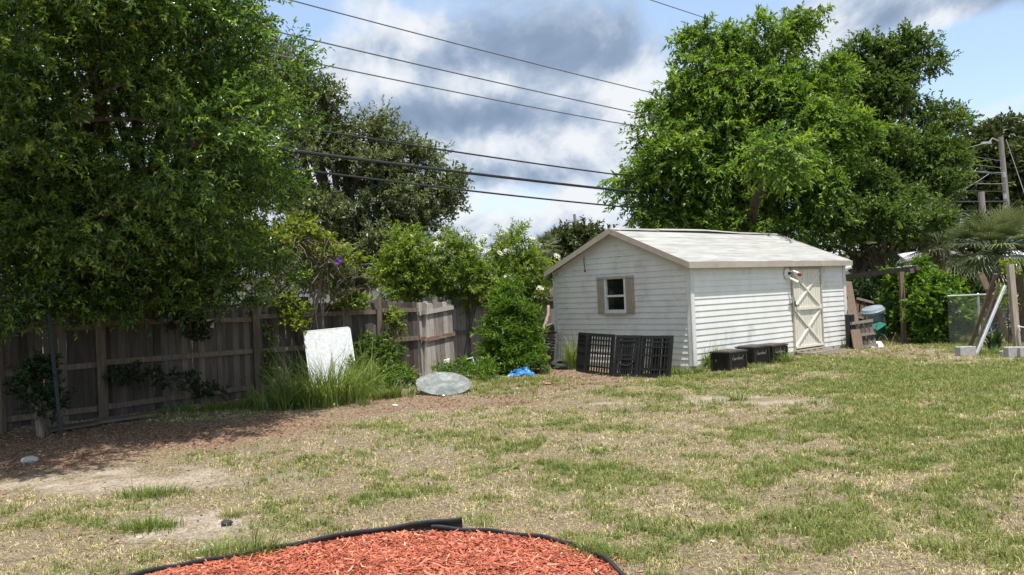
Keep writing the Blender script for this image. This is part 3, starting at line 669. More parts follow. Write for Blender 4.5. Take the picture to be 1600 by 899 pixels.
# hanging wire hook on gable
mb = MB(); mb.tube([(-.03, 2.80, 2.42), (-.045, 2.79, 2.32), (-.05, 2.775, 2.20), (-.06, 2.76, 2.12)], .008, 6); mb.tube([(-.06, 2.76, 2.13), (-.065, 2.75, 2.09)], .018, 6)
mb.build('hanging_wire', M['cable'], shed)
# flood light by the door
fl = MB(); fx, fzz = DX0-.18, 1.87
fl.lathe([(.13, -.0), (.13, .02), (.09, .045), (.03, .05)], (fx, -.02, fzz), 20, Euler((R(90), 0, 0)).to_matrix())
flo = fl.build('floodlight', M['white_plastic'], shed, smooth=True)
mb = MB(); mb.lathe([(.035, 0), (.035, .03), (.02, .04)], (fx, -.065, fzz), 12, Euler((R(90), 0, 0)).to_matrix()); mb.build('sensor', M['black_plastic'], flo)
mb = MB(); mb.tube([(fx+.05, -.05, fzz+.05), (fx+.11, -.11, fzz+.05), (fx+.19, -.17, fzz-.0)], [.018, .022, .034], 10); mb.build('lamp_holder', M['white_plastic'], flo, smooth=True)
mb = MB(); mb.tube([(fx+.02, -.05, fzz-.08), (fx+.04, -.10, fzz-.13), (fx+.09, -.15, fzz-.17)], [.018, .024, .036], 10); mb.build('lamp_holder', M['white_plastic'], flo, smooth=True)
mb = MB(); mb.lathe([(.025, 0), (.045, .03), (.05, .07), (.032, .10)], (fx+.19, -.17, fzz+.0), 14, Euler((R(120), 0, R(50))).to_matrix()); mb.build('bulb', M['red'], flo, smooth=True)
mb = MB(); mb.lathe([(.03, 0), (.045, .03), (.05, .07), (.035, .09)], (fx+.085, -.15, fzz-.17), 14, Euler((R(130), 0, R(40))).to_matrix()); mb.build('bulb', M['sign'], flo, smooth=True)
def shedw(x, y, z=0): return np.array([SHED_N[0]+SS[0]*x+SG[0]*y, SHED_N[1]+SS[1]*x+SG[1]*y, z])
SRZ = math.atan2(SS[1], SS[0])

# ------------------------------------------------------------------ three resin boxes by the long wall
def script_strokes():
    """joined handwriting: tall looped first letter, low letters, a tall one midway, low letters, an upstroke"""
    p = [(0, .2), (.06, .5), (.10, .95), (.06, .9), (.05, .2), (.09, .02), (.16, .12), (.20, .38), (.17, .42), (.15, .2), (.18, .05), (.24, .2), (.26, .4), (.27, .08), (.33, .38), (.36, .35), (.37, .08), (.43, .2), (.45, .42), (.41, .3), (.43, .06), (.49, .3), (.54, .92), (.51, .85), (.51, .1), (.56, .1), (.60, .4), (.58, .42), (.57, .1), (.63, .2), (.66, .42), (.66, .08), (.72, .2), (.75, .42), (.74, .08), (.82, .2), (.88, .5), (.94, .75)]
    return smooth_poly(p, 3)
def make_box(loc, rz, label, bent=False):
    t = thing('storage_box', label, 'storage box', loc, rz, 'dark boxes by the shed wall')
    w, d, h = .58, .42, .375
    mb = MB(); mb.box((w/2, d/2, h/2), (w-.03, d-.03, h), taper=1.0)
    for x in (.02, w-.02):
        for y in (.02, d-.02): mb.box((x, y, h/2-.003), (.05, .05, h-.01))
    for (y, s) in ((.012, -1),):
        mb.box((w/2, y, .035), (w-.08, .02, .06)); mb.box((w/2, y, h-.035), (w-.08, .02, .05))
        for k in range(13): mb.box((.07+k*(w-.14)/12, y+.002, .135), (.014, .012, .15))
    for k in range(9): mb.box((.012, .06+k*(d-.12)/8, h/2), (.012, .018, h-.1))
    mb.build('body', M['box_brown'], t)
    mb = MB(); mb.box((w/2, d/2, h+.017), (w+.03, d+.03, .03)); mb.box((w/2, d/2, h+.040), (w-.04, d-.04, .016), taper=.93); mb.build('lid', M['box_lid'], t, bevel=.004)
    mb = MB(); mb.tube([(.10+q[0]*.40, .004, .235+q[1]*.10) for q in script_strokes()], .0045, 5); mb.build('lettering', M['letter'], t)
    return t
for (px, py, lab, dr) in ((1141, 583, 'dark brown storage box nearest the shed corner, with tall grass against its side', 0), (1179.5, 574.5, 'middle one of the three dark storage boxes along the shed wall', .02), (1207.5, 569.5, 'dark storage box closest to the cream shed door, with weeds in front', -.02)):
    p = G(px, py); make_box((p[0], p[1], p[2]-.03), SRZ+dr, lab)
# wooden slat step under the door
t = thing('slat_step', 'low dark step with pale slats lying under the shed door', 'step', tuple(shedw(DX0+.65, -.35)), SRZ)
mb = MB()
for x in (-.62, 0, .62): pass
mb.box((0, .14, .03), (1.24, .30, .07)); mb.build('frame', M['old_wood'], t)
mb = MB()
for k in range(5): mb.bar((-.62+k*.28, .28, .085), (-.32+k*.29, -.42, .04), .04, .02)
mb.bar((-.66, .30, .11), (.66, .30, .11), .045, .025); mb.build('slat', M['pale_wood'], t)

# ------------------------------------------------------------------ folding pet pen on the gable
pen = [(915.5, 583), (957, 587), (997, 587.5), (1047, 589)]
pts = [G(*p) for p in pen]; H = .80; ns = np.array([-SS[0], -SS[1]])
t = thing('pet_pen', 'black plastic folding pet pen leaning against the shed gable', 'pet pen', tuple(pts[1]))
def pen_panel(a, b, H, lean, gate=False, label=None):
    """lattice panel from ground point a to b leaning towards the shed"""
    a = Vector(a)-t.location; b = Vector(b)-t.location; w = (b-a).length; ex = (b-a).normalized(); ey = (Vector((0, 0, 1))*math.cos(lean)+Vector((SS[0], SS[1], 0))*math.sin(lean)).normalized(); en = ex.cross(ey).normalized()
    mb = MB()
    def bar(x0, y0, x1, y1, wd, th): 
        p = a+ex*x0+ey*y0; q = a+ex*x1+ey*y1; mb.bar(p, q, wd, th, en)
    e = .045
    bar(e/2, 0, e/2, H, e, .035); bar(w-e/2, 0, w-e/2, H, e, .035); bar(e, .03, w-e, .03, .06, .035); bar(e, H-.03, w-e, H-.03, .06, .035)
    for (y, d) in ((H*.19, .032), (H*.52, .03), (H*.72, .026), (H*.84, .026)): bar(e, y, w-e, y, d, .03)
    n = 9
    for k in range(n): x = e+(w-2*e)*(k+.5)/n; bar(x, .05, x, H-.05, .022, .022)
    if gate:
        q = [a+ex*(w*.5+math.cos(R(an))*w*.34)+ey*(H*.42-math.sin(R(an))*.12)-en*-.0+(-en if en.dot(Vector((SS[0], SS[1], 0))) > 0 else en)*.024 for an in np.linspace(0, 180, 12)]
        mb.tube(q, .016, 6)
        for xx in (.16, .84): bar(w*xx, H*.42, w*xx, H*.86, .03, .05)
        bar(w*.16, H*.86, w*.84, H*.86, .03, .05); bar(w*.16, H*.42, w*.84, H*.42, .03, .05)
    o = mb.build('panel', M['black_plastic'], t)
    if label: o['label'] = label
pen_panel(pts[0]+np.array([-.16, .42, 0]), pts[0]-np.array([.02, 0, 0]), H+.02, .16, label='end panel folded back towards the wall')
pen_panel(pts[0], pts[1]-np.array([.01, 0, 0]), H+.02, .17)
pen_panel(pts[1]+np.array([.01, .02, 0]), pts[2]-np.array([.01, 0, 0]), H+.01, .2, True, 'gate panel with a curved handle')
pen_panel(pts[2]+np.array([.01, .0, 0]), pts[3], H, .2)
pen_panel(pts[1]+np.array([.03, .16, 0]), pts[2]+np.array([-.03, .15, 0]), H-.01, .2)  # this panel and the next two added behind to darken the gaps
pen_panel(pts[2]+np.array([.04, .13, 0]), pts[3]+np.array([-.03, .13, 0]), H-.01, .2)
pen_panel(pts[2]+np.array([.0, .22, 0]), pts[3]+np.array([-.07, .21, 0]), H-.01, .2)
# slatted black plastic piece leaning at the shed's back corner
p = G(857, 574); t = thing('plastic_grate', 'black slatted plastic grate leaning by the shed corner beside the fallen branch', 'grate', tuple(p))
mb = MB(); a = Vector((-.28, .15, 0)); b = Vector((.13, -.05, 0)); ey = Vector((.12, .45, .75)).normalized(); ex = (b-a).normalized()
for k in range(11): mb.bar(a+ex*.0+ey*(.05+k*.075), b+ey*(.0+k*.075), .03, .03)
for q in (a, b): mb.bar(q, q+ey*.86, .05, .04)
mb.build('slat', M['black_plastic'], t)
mb = MB(); mb.bar(a, b, .05, .04); mb.build('rail', M['black_plastic'], t); mb = MB(); mb.bar(a+ey*.88, b+ey*.88, .05, .04); mb.build('rail', M['black_plastic'], t)
# tyre
p = G(878, 577); t = thing('tyre', 'old black tyre half hidden between the shed corner and the pen', 'tyre', (p[0], p[1], p[2]+.0), .3)
mb = MB(); rot = Euler((R(12), 0, 0)).to_matrix()
prof = [(.12, .02), (.2, .0), (.24, .03), (.25, .08), (.24, .13), (.2, .16), (.12, .14), (.12, .02)]
vs = []; 
mb.lathe(prof[:-1], (0, 0, 0), 28, rot); mb.f = mb.f[:-2]; mb.r = mb.r[:-2]
k = 28; mb.f += [(6*k+i, 6*k+(i+1) % k, (i+1) % k, i) for i in range(k)]; mb.r += [.5]*k
mb.build('tread', M['rubber'], t, smooth=True)
mb = MB(); mb.lathe([(.118, .05), (.118, .09), (.06, .085)], (0, 0, 0), 20, rot); mb.build('rim', M['black_plastic'], t)

# ------------------------------------------------------------------ wooden fence along the left and back
FP = [(-9.2, 9.6), (-7.4, 12.0), (-6.42, 13.0), (-4.62, 15.0), (-2.72, 16.75), (-2.0, 17.25)]
fence = thing('board_fence', 'long weathered grey board fence under the big left tree', 'fence', (FP[3][0], FP[3][1], 0))
def fence_run(mbB, mbR, a, b, H0, H1, rails, wob=.02, gap=.0, seed=0, bw=.112, lean=0.0, side=-1):
    rnd = random.Random(seed); a = np.array(a); b = np.array(b); L = np.linalg.norm(b-a); e = (b-a)/L; nrm = np.array([e[1], -e[0]])
    s = 0
    while s < L-.03:
        w = min(bw*rnd.uniform(.88, 1.1), L-s); f = (s+w/2)/L; p = a+e*(s+w/2); h = H0+(H1-H0)*f+rnd.uniform(-.025, .025); z0 = float(gz(*p))+rnd.uniform(.0, .05)
        tl = rnd.uniform(-.008, .008); d = rnd.uniform(-.009, .009); th = .018; off = nrm*d
        def pt(u, v, zz): q = p+e*u+off+nrm*v; return (q[0], q[1], zz)
        hw = w/2-.0012-rnd.uniform(0, gap); c = .03
        vs = []
        for v in (-th/2, th/2):
            vs += [pt(-hw, v, z0), pt(hw, v, z0), pt(hw+tl, v, h-c), pt(hw-c+tl, v, h), pt(-hw+c+tl, v, h), pt(-hw+tl, v, h-c)]
        mbB.add(vs, [(0, 1, 2, 3, 4, 5), (11, 10, 9, 8, 7, 6)]+[(i, i+6, (i+1) % 6+6, (i+1) % 6) for i in range(6)], rnd.random())
        s += w
    for (z0, z1) in rails:
        q0 = a+nrm*.035; q1 = b+nrm*.035
        mbR.bar((q0[0], q0[1], z0), (q1[0], q1[1], z1), .038, .085, (0, 0, 1), rnd.random())
mbB, mbR = MB(), MB()
heights = [1.72, 1.72, 1.70, 1.66, 1.62, 1.60]
for i in range(len(FP)-1):
    fence_run(mbB, mbR, FP[i], FP[i+1], heights[i], heights[i+1], [(.16, .16), (.82, .84), (1.45, 1.42)] if i != 2 else [(.17, .2), (.86, .84), (1.48, 1.40)], seed=i+1)
mbB.build('boards', M['fence'], fence, world=True)
mbR.build('rail', M['fence_post'], fence, world=True)
for (i, h, w) in ((1, 1.62, .10), (2, 1.66, .105), (3, 1.78, .10), (4, 1.72, .09)):
    mb = MB(); a = np.array(FP[i])+np.array([.03, -.11]); lx = .03 if i == 4 else -.01
    mb.bar((a[0], a[1], -.1), (a[0]+lx, a[1], h), w, w, (0, 1, 0)); mb.build('post', M['fence_post'], fence, world=True)
mb = MB(); a = np.array(FP[4]); mb.bar((a[0]-.10, a[1]-.11, 1.62), (a[0]+.02, a[1]-.11, 1.66), .05, .05); mb.build('post_arm', M['fence_post'], fence, world=True)
# broken leaning panels
def lean_panel(p0, p1, H, tilt, lean, label, boards, rails, seed):
    rnd = random.Random(seed); base = (np.array(p0)+np.array(p1))/2; t = thing('broken_fence', label, 'fence panel', (base[0], base[1], 0), 0, 'broken fence panels leaning behind the yard')
    e = np.array([p1[0]-p0[0], p1[1]-p0[1]]); W = np.linalg.norm(e); e = e/W; ex = Vector((e[0], e[1], 0)); back = Vector((-e[1], e[0], 0))
    ey = (Vector((0, 0, 1))+back*lean+ex*tilt).normalized(); en = ex.cross(ey).normalized(); o = Vector((p0[0]-base[0], p0[1]-base[1], 0))
    mb = MB(); w = W/boards
    for k in range(boards):
        c = o+ex*(w*(k+.5)); dz = rnd.uniform(-.03, .05); hh = H*rnd.uniform(.965, 1.02); hw = w/2-.004; c0 = .03
        q = []
        for v in (-.009+rnd.uniform(-.004, .004), .009):
            for (u, y) in ((-hw, dz), (hw, dz+rnd.uniform(-.02, .02)), (hw, hh-c0), (hw-c0, hh), (-hw+c0, hh), (-hw, hh-c0)): q.append(c+ex*u+ey*y+en*v)
        mb.add(q, [(0, 1, 2, 3, 4, 5), (11, 10, 9, 8, 7, 6)]+[(i, i+6, (i+1) % 6+6, (i+1) % 6) for i in range(6)], rnd.random())
    mb.build('boards', M['panel_wood'], t)
    sgn = -1 if en.dot(back) > 0 else 1
    for (y0, y1, m) in rails:
        mb = MB(); mb.bar(o+ey*y0-ex*.02+en*.03*sgn, o+ex*(W+.02)+ey*y1+en*.03*sgn, .04, .09, ey); mb.build('rail', M[m], t)
def P2(px, py): q = onz(px, py); return (q[0], q[1])
lean_panel(P2(621, 585), P2(664, 590), 1.60, -.03, .10, 'splayed broken fence panel right of the mossy post, rotten at its foot', 5, [(.78, .80, 'rail_rust'), (1.34, 1.36, 'panel_wood')], 31)
lean_panel(P2(660, 590), P2(712, 583), 1.62, .08, .12, 'broken fence panel bowed outwards with a reddish middle rail', 7, [(.76, .86, 'rail_rust'), (1.34, 1.44, 'panel_wood')], 32)
lean_panel(P2(716, 574), P2(756, 570), 1.66, .09, .10, 'narrow pale fence panel tilted right beside the leafy bush', 5, [(.85, .86, 'rail_rust'), (1.48, 1.5, 'panel_wood')], 33)
t = thing('board_fence', 'grey fence section behind the leafy bush, running towards the shed', 'fence', (-.2, 18.9, 0))
mbB, mbR = MB(), MB(); fence_run(mbB, mbR, (-2.0, 18.3), (1.2, 20.6), 1.68, 1.75, [(.2, .2), (.85, .85), (1.45, 1.5)], seed=9); fence_run(mbB, mbR, (1.2, 20.6), (2.6, 24.5), 1.75, 1.75, [(.85, .85), (1.45, 1.5)], seed=10)
mbB.build('boards', M['panel_wood'], t, world=True); mbR.build('rail', M['fence'], t, world=True)
# sign
q = at(327.5, 506, 13.85); 
fe = np.array(FP[3])-np.array(FP[2]); fe /= np.linalg.norm(fe); frz = math.atan2(fe[1], fe[0])
mb = MB(); mb.box((0, 0, 0), (.135, .012, .135)); o = mb.build('fence_sign', M['sign'], None, tuple(at(327.5, 506, 13.66))); o.rotation_euler = (0, 0, frz); tag(o, 'small blank cream square sign nailed near the fence top', 'sign')
mb = MB(); random.seed(5)
mb.box((0, 0, 0), (.10, .010, .12)); o = mb.build('fence_hole_patch', M['black_plastic'], None, tuple(at(328.5, 520, 13.67))); o.rotation_euler = (0, 0, frz); tag(o, 'dark square patch standing for a hole in the fence right below the cream sign', 'hole patch')  # flat black piece put where the fence has a dark hole

# ------------------------------------------------------------------ things by the fence
# white board leaning on fence
a = np.array(onz(487, 617)); b = np.array(onz(557, 611)); 
t = thing('table_top', 'white mottled table top leaning against the fence behind tall grass', 'table top', tuple(a))
ex = Vector(b-a).normalized(); W = .86; ey = (Vector((0, 0, 1))+Vector((-ex.y, ex.x, 0))*.26-ex*.05).normalized(); en = ex.cross(ey).normalized(); ex = ey.cross(en).normalized()
bm = []; rr = .05; Hh = 1.17
for (cx, cy, a0) in ((W-rr, rr, -90), (W-rr, Hh-rr, 0), (rr, Hh-rr, 90), (rr, rr, 180)):
    for k in range(5): an = R(a0+k*22.5); bm.append((cx+rr*math.cos(an), cy+rr*math.sin(an)))
mb = MB(); k = len(bm); vs = [ex*x+ey*y+en*.02 for x, y in bm]+[ex*x+ey*y-en*.02 for x, y in bm]
mb.add(vs, [tuple(range(k)), tuple(range(2*k-1, k-1, -1))]+[(i, i+k, (i+1) % k+k, (i+1) % k) for i in range(k)]); mb.build('panel', M['board'], t)
mb = MB(); 
for i in range(k): mb.bar(ex*bm[i][0]+ey*bm[i][1], ex*bm[(i+1) % k][0]+ey*bm[(i+1) % k][1], .012, .046, en)
mb.build('edge_band', M['white_plastic'], t)
# round glass table top resting tilted on the ground
p = G(691, 618); mb = MB(); nrm = Vector((.10, -.34, 1)).normalized(); rot = Vector((0, 0, 1)).rotation_difference(nrm).to_matrix()
mb.lathe([(.40, 0), (.47, 0), (.48, .006), (.47, .012), (.40, .012)], (0, 0, 0), 48, rot)
o = mb.build('glass_table_top', M['glass_top'], None, (p[0], p[1]+.35, p[2]+.16), smooth=True); tag(o, 'round mottled glass table top lying tilted in front of the broken panels', 'glass top')
# pale broken chair leg
p = G(706, 592); t = thing('chair_leg', 'pale broken chair leg standing behind the round glass top', 'chair leg', tuple(p))
mb = MB(); mb.tube([(.03, .02, 0), (.0, .0, .12), (-.05, 0, .2)], [.035, .03, .04], 10); mb.build('shaft', M['white_paint'], t, smooth=True)
mb = MB(); mb.bar((-.04, 0, .17), (-.09, .02, .40), .13, .05, (0, 1, 0)); mb.build('block', M['white_paint'], t, bevel=.012)
# white open box (drawer / frame)
p = G(738, 588); t = thing('white_box', 'white open box standing on end among weeds by the tilted panel', 'box', tuple(p), .25)
rot = Euler((R(-8), R(-14), 0)).to_matrix(); mb = MB()
for (c, s) in (((-.10, 0, .18), (.02, .26, .38)), ((.10, 0, .18), (.02, .26, .38)), ((0, 0, .36), (.18, .26, .02)), ((0, 0, .0), (.18, .26, .02))):
    mb.box(tuple(rot @ Vector(c)), s, rot)
mb.build('sides', M['white_paint'], t); mb = MB(); mb.box(tuple(rot @ Vector((0, .11, .18))), (.18, .02, .34), rot); mb.build('bottom', M['black_plastic'], t)
# blue tarp heap
def heap(name, label, cat, p, rx, ry, h, m, seed, sharp=1.0):
    n = 26; rs = RNG.random(2)*50; V = []; idx = {}
    xs = np.linspace(-1, 1, n); X, Y = np.meshgrid(xs, xs, indexing='ij'); r = np.sqrt(X**2+Y**2)
    edge = 1+(fbm(X*1.2+rs[0], Y*1.2+rs[1], 2)-.5)*.9
    Z = h*np.clip(1-(r/edge)**2, 0, 1)**.6*(.35+1.1*np.abs(fbm(X*2.3+rs[0], Y*2.3, 3)-.5)*2*sharp+.35*vnoise(X*4, Y*4+rs[1]))
    dx = (fbm(X*4, Y*4+9, 2)-.5)*.5; dy = (fbm(X*4+20, Y*4, 2)-.5)*.5
    k = r/edge < 1.02
    V = np.stack([(X+dx)*rx, (Y+dy)*ry, Z+.004], -1).reshape(-1, 3); ii = np.arange(n*n).reshape(n, n)
    F = np.stack([ii[:-1, :-1], ii[1:, :-1], ii[1:, 1:], ii[:-1, 1:]], -1)[k[:-1, :-1]].reshape(-1, 4)
    return tag(link(name, fast_mesh(name, V, F, m, RNG.random(len(F))), None, tuple(p)), label, cat)
heap('blue_tarp', 'crumpled bright blue plastic tarp on the bare ground by the shed', 'tarp', G(818, 590)+np.array([0, 0, .01]), .27, .22, .15, M['tarp'], 3, 1.2)
# stake
a = G(95, 686); b = at(74, 490, 11.3); mb = MB(); d = Vector(b-a)
mb.bar((0, 0, -.1), d, .05, .02, (.8, .6, 0)); mb.bar(Vector((.012, .016, -.1)), d+Vector((.012, .016, 0)), .012, .035, (.8, .6, 0))
for k in range(14): mb.box(tuple(d*(k/14+.05)+Vector((0, -.018, 0))), (.014, .012, .03))
o = mb.build('fence_stake', M['stake'], None, tuple(a)); tag(o, 'dark green steel stake standing in front of the left fence', 'stake')
# plank on the ground
a = G(70, 676); b = G(238, 653); t0 = (a+b)/2; mb = MB()
d = b-a; mb.bar(a-t0+np.array([0, 0, .04]), (a-t0)*.1+np.array([0, 0, .05]), .34, .035); mb.bar((a-t0)*.12+np.array([0.0, .02, .055]), b-t0+np.array([0, 0, .06]), .24, .035)
tag(mb.build('ground_plank', M['old_wood'], None, tuple(t0)), 'long grey plank lying on the ground along the foot of the fence', 'plank')
# fallen branch leaning by the shed's left corner
a = G(830, 583); b = at(857, 478, 18.2)
t = thing('dead_branch', 'bare dead branch leaning up beside the shed corner', 'branch', tuple(a)); mb = MB()
mb.tube(curve_pts(a-a, b-a, 8, .05, .02), np.linspace(.05, .03, 8).tolist(), 8); m2 = .62*(b-a)
mb.tube([m2, m2+np.array([.12, .0, .10]), m2+np.array([.22, .02, .13])], [.022, .018, .012], 6); mb.tube([.35*(b-a), .35*(b-a)+np.array([-.15, .1, .35]), .35*(b-a)+np.array([-.2, .2, .9])], [.02, .015, .008], 6)
mb.build('limb', M['dead'], t, smooth=True)
# small scraps
def scrap(px, py, s, label, m='litter_white', cat='scrap', name='paper_scrap'):
    heap(name, label, cat, G(px, py)+np.array([0, 0, .008]), s, s*.8, s*.35, M[m], px, 1.2)

scrap(617, 634, .05, 'white paper scrap on the soil near the round glass top')
scrap(520, 634, .09, 'pale crumpled scrap at the foot of the tall grass', m='litter_white')
scrap(538, 622, .10, 'pale crumpled scrap beside the leaning table top')
scrap(784, 585, .06, 'white scrap between the leafy bush and the blue tarp')
def stone(px, py, s, label, m):
    bm = bmesh.new(); bmesh.ops.create_icosphere(bm, subdivisions=2, radius=1)
    for v in bm.verts: v.co *= 1+.35*(float(vnoise(v.co.x*1.7+px, v.co.y*1.7+v.co.z))-.5); v.co = Vector((v.co.x*s*1.3, v.co.y*s, v.co.z*s*.7))
    me = bpy.data.meshes.new('small_stone'); bm.to_mesh(me); bm.free(); me.materials.append(M[m]); p = G(px, py); tag(link('small_stone', me, None, (p[0], p[1], p[2]+s*.3)), label, 'stone')
stone(46, 722, .075, 'flat pale stone lying on bare soil at the left edge', 'concrete')
stone(354, 820, .035, 'dark little stone on the sandy patch near the mulch bed', 'rubber')
scrap(1113, 851, .02, 'tiny white scrap in the lawn below the middle')
scrap(1340, 745, .02, 'tiny white scrap in the lawn on the right')
scrap(1005, 583, .03, 'white bit of litter below the pet pen gate')
scrap(852, 603, .16, 'heap of rust brown dead leaves near the blue tarp', 'litter', 'leaf heap', 'leaf_heap')
# ------------------------------------------------------------------ right of the shed
def leaning(name, label, cat, a, b, w, d, m, up=(0, 1, 0), group=None):
    a = np.array(a); b = np.array(b); mb = MB(); mb.bar((0, 0, -.03), b-a, w, d, up)
    return tag(mb.build(name, M[m], None, tuple(a), bevel=.004), label, cat, group)
leaning('leaning_plank', 'wide brown plank leaning against the far end of the shed', 'plank', onz(1342, 547), at(1323, 440, 21.0), .24, .04, 'brown_wood')
p = onz(1333, 546); t = thing('black_panel', 'black plastic sheet standing between the shed end and the brown plank', 'plastic sheet', tuple(p))
mb = MB(); mb.box((0, .12, .42), (.22, .05, .84)); mb.box((.02, .09, .42), (.03, .03, .8)); mb.build('sheet', M['black_plastic'], t, bevel=.01)
def pallet(name, label, base, w, h, n, m, rz, lean, tiltx=0):
    t = thing(name, label, 'pallet', tuple(base), rz); rot = Euler((-lean, tiltx, 0)).to_matrix(); mb = MB(); rnd = random.Random(int(h*1000))
    for k in range(n): x = -w/2+w*(k+.5)/n; mb.box(tuple(rot @ Vector((x, 0, h/2+rnd.uniform(-.03, .03)))), (w/n*.72, .02, h*rnd.uniform(.9, 1.05)), rot @ Euler((0, rnd.uniform(-.03, .03), 0)).to_matrix(), rnd.random())
    mb.build('slat', M[m], t); mb = MB()
    for z in (.05, h*.5, h*.95): mb.box(tuple(rot @ Vector((0, -.035, z))), (w, .05, .07), rot, rnd.random())
    mb.build('rail', M['old_wood'], t); return t
pallet('broken_pallet', 'reddish slatted pallet leaning behind the grey bin', at(1354, 515, 22.9)*np.array([1, 1, 0]), .85, 1.15, 7, 'brown_wood', .1, .25, .28)
pallet('broken_pallet', 'weathered low pallet of rotten boards in front of the grey bin', onz(1354, 545), .55, .68, 5, 'old_wood', .0, .18, -.1)
mb = MB(); p = onz(1352, 544)
for k in range(16):
    a = RNG.uniform(-.3, .3, 3)*np.array([1, .6, 0])+np.array([0, -.05, .02]); b = a+np.array([RNG.uniform(-.5, .4), RNG.uniform(-.1, .3), RNG.uniform(.05, .75)])
    mb.bar(a, b, RNG.uniform(.02, .05), .018)
tag(mb.build('scrap_wood', M['old_wood'], None, tuple(p)), 'heap of splintered scrap wood piled between the brown plank and the bin', 'wood heap')
p = onz(1368, 544); mb = MB(); mb.hexa([(-.16, -.15, .01), (.16, -.1, .01), (.2, .15, .12), (-.08, .15, .12), (-.16, -.15, .04), (.16, -.1, .04), (.2, .15, .15), (-.08, .15, .15)]); tag(mb.build('white_board', M['white_paint'], None, tuple(p)), 'short white board lying on the ground before the grey bin', 'board')
# bin
p = onz(1375, 535); t = thing('rubbish_bin', 'tilted blue grey rubbish bin with a round rim, among scrap wood', 'bin', tuple(p))
rot = Euler((R(8), R(-14), 0)).to_matrix()
mb = MB(); mb.lathe([(.19, 0), (.21, .03), (.26, .80), (.27, .84)], (0, 0, .03), 24, rot); mb.build('body', M['bin'], t, smooth=True)
mb = MB(); mb.lathe([(.275, .78), (.30, .79), (.305, .85), (.285, .87), (.26, .92), (.10, .96)], (0, 0, .03), 24, rot); mb.build('lid', M['bin'], t, smooth=True)
for s in (-1, 1):
    mb = MB(); mb.tube([tuple(rot @ Vector((s*.25, -.05, .72))), tuple(rot @ Vector((s*.33, -.02, .70))), tuple(rot @ Vector((s*.25, .03, .72)))], .015, 6); mb.build('handle', M['bin'], t)
p = at(1372, 517, 21.5); t = thing('green_tub', 'dark green plastic tub propped against the grey bin', 'tub', tuple(p)); rot = Euler((R(20), R(-25), R(20))).to_matrix()
mb = MB(); mb.box((0, 0, 0), (.26, .22, .28), rot, taper=1.2); mb.build('body', M['green_plastic'], t, bevel=.015); mb = MB(); mb.box(tuple(rot @ Vector((0, 0, .15))), (.34, .29, .035), rot); mb.build('rim', M['green_plastic'], t, bevel=.008)
# arbour
pb = onz(1413, 538); 
t = thing('arbour', 'old timber arbour beam on a post beside the big green bush', 'arbour', tuple(pb))
mb = MB(); mb.bar((0, 0, -.1), at(1408, 425, 21.0)-pb, .10, .10, (0, 1, 0)); mb.build('post', M['brown_wood'], t)
mb = MB(); q0 = at(1318, 433, 23.2); q1 = at(1434, 419, 20.8); mb.bar(q0-pb, q1-pb, .10, .12); mb.bar(at(1425, 424, 20.7)-pb, at(1428, 421, 22.2)-pb, .08, .1); mb.build('beam', M['old_wood'], t)
mb = MB(); mb.bar(onz(1326, 520)-pb, q0-pb+np.array([.1, 0, 0]), .1, .1, (0, 1, 0)); mb.build('post', M['brown_wood'], t)
# concrete blocks
def block(px, py, label, rz, w=.40, d=.2, h=.2):
    p = onz(px, py); t = thing('concrete_block', label, 'concrete block', (p[0], p[1], 0), rz, 'concrete blocks at the timber frame')
    mb = MB(); th = .035
    mb.box((0, d/2-th/2, h/2), (w, th, h)); mb.box((0, -d/2+th/2, h/2), (w, th, h))
    for x in (-w/2+th/2, 0, w/2-th/2): mb.box((x, 0, h/2-.002), (th, d-2*th, h-.006))
    mb.build('body', M['concrete'], t, bevel=.004); return t
block(1509, 557, 'grey concrete block under the foot of the brown planks', .05, .34)
block(1582, 558, 'grey concrete block at the foot of the tall pale post', -.05, .25, .2, .2)
block(1603, 558, 'grey concrete block at the right edge, next to the post block', -.1, .3)
block(1567, 557, 'small square concrete piece left of the post', .2, .11, .1, .11)
leaning('leaning_plank', 'dark brown timber rising from the left block to the frame crossing', 'plank', onz(1514, 545), at(1556, 428, 18.1), .075, .05, 'brown_wood')
leaning('leaning_plank', 'thin brown batten leaning right beside the dark timber', 'plank', onz(1522, 548), at(1562, 440, 18.15), .04, .04, 'brown_wood')
leaning('white_pipe', 'pale grey pipe leaning diagonally across the brown timbers', 'pipe', onz(1523, 557), at(1570, 447, 17.6), .055, .055, 'galv')
q0 = at(1533, 430, 18.5); q1 = at(1543, 452, 18.45); q2 = onz(1577, 533); mb = MB(); mb.bar((0, 0, 0), q1-q0, .13, .05, (0, 1, 0)); mb.bar((q1-q0)*.95, q2-q0, .11, .055, (0, 1, 0)); mb.lathe([(.065, -.025), (.065, .025)], (0, 0, 0), 14, Euler((R(90), 0, 0)).to_matrix())
tag(mb.build('curved_timber', M['brown_wood'], None, tuple(q0)), 'brown timber with a rounded top crossing behind the pale grey pipe', 'plank')
leaning('timber_post', 'tall pale weathered post standing on the right block', 'post', onz(1590, 546), at(1578, 414, 18.2), .12, .12, 'pale_wood')
leaning('timber_post', 'dark brown post behind the tall pale post', 'post', onz(1601, 536), at(1590, 423, 19.0), .16, .1, 'brown_wood')
mb = MB(); a = at(1590, 510, 18.1); mb.tube([a-a, at(1600, 512, 18.0)-a, at(1612, 516, 18.0)-a], .014, 6); mb.tube([(0, -.03, -.02), (0.02, -.04, -.10)], .02, 6)
tag(mb.build('rope', M['litter_white'], None, tuple(a)), 'white rope tied round the tall pale post', 'rope')
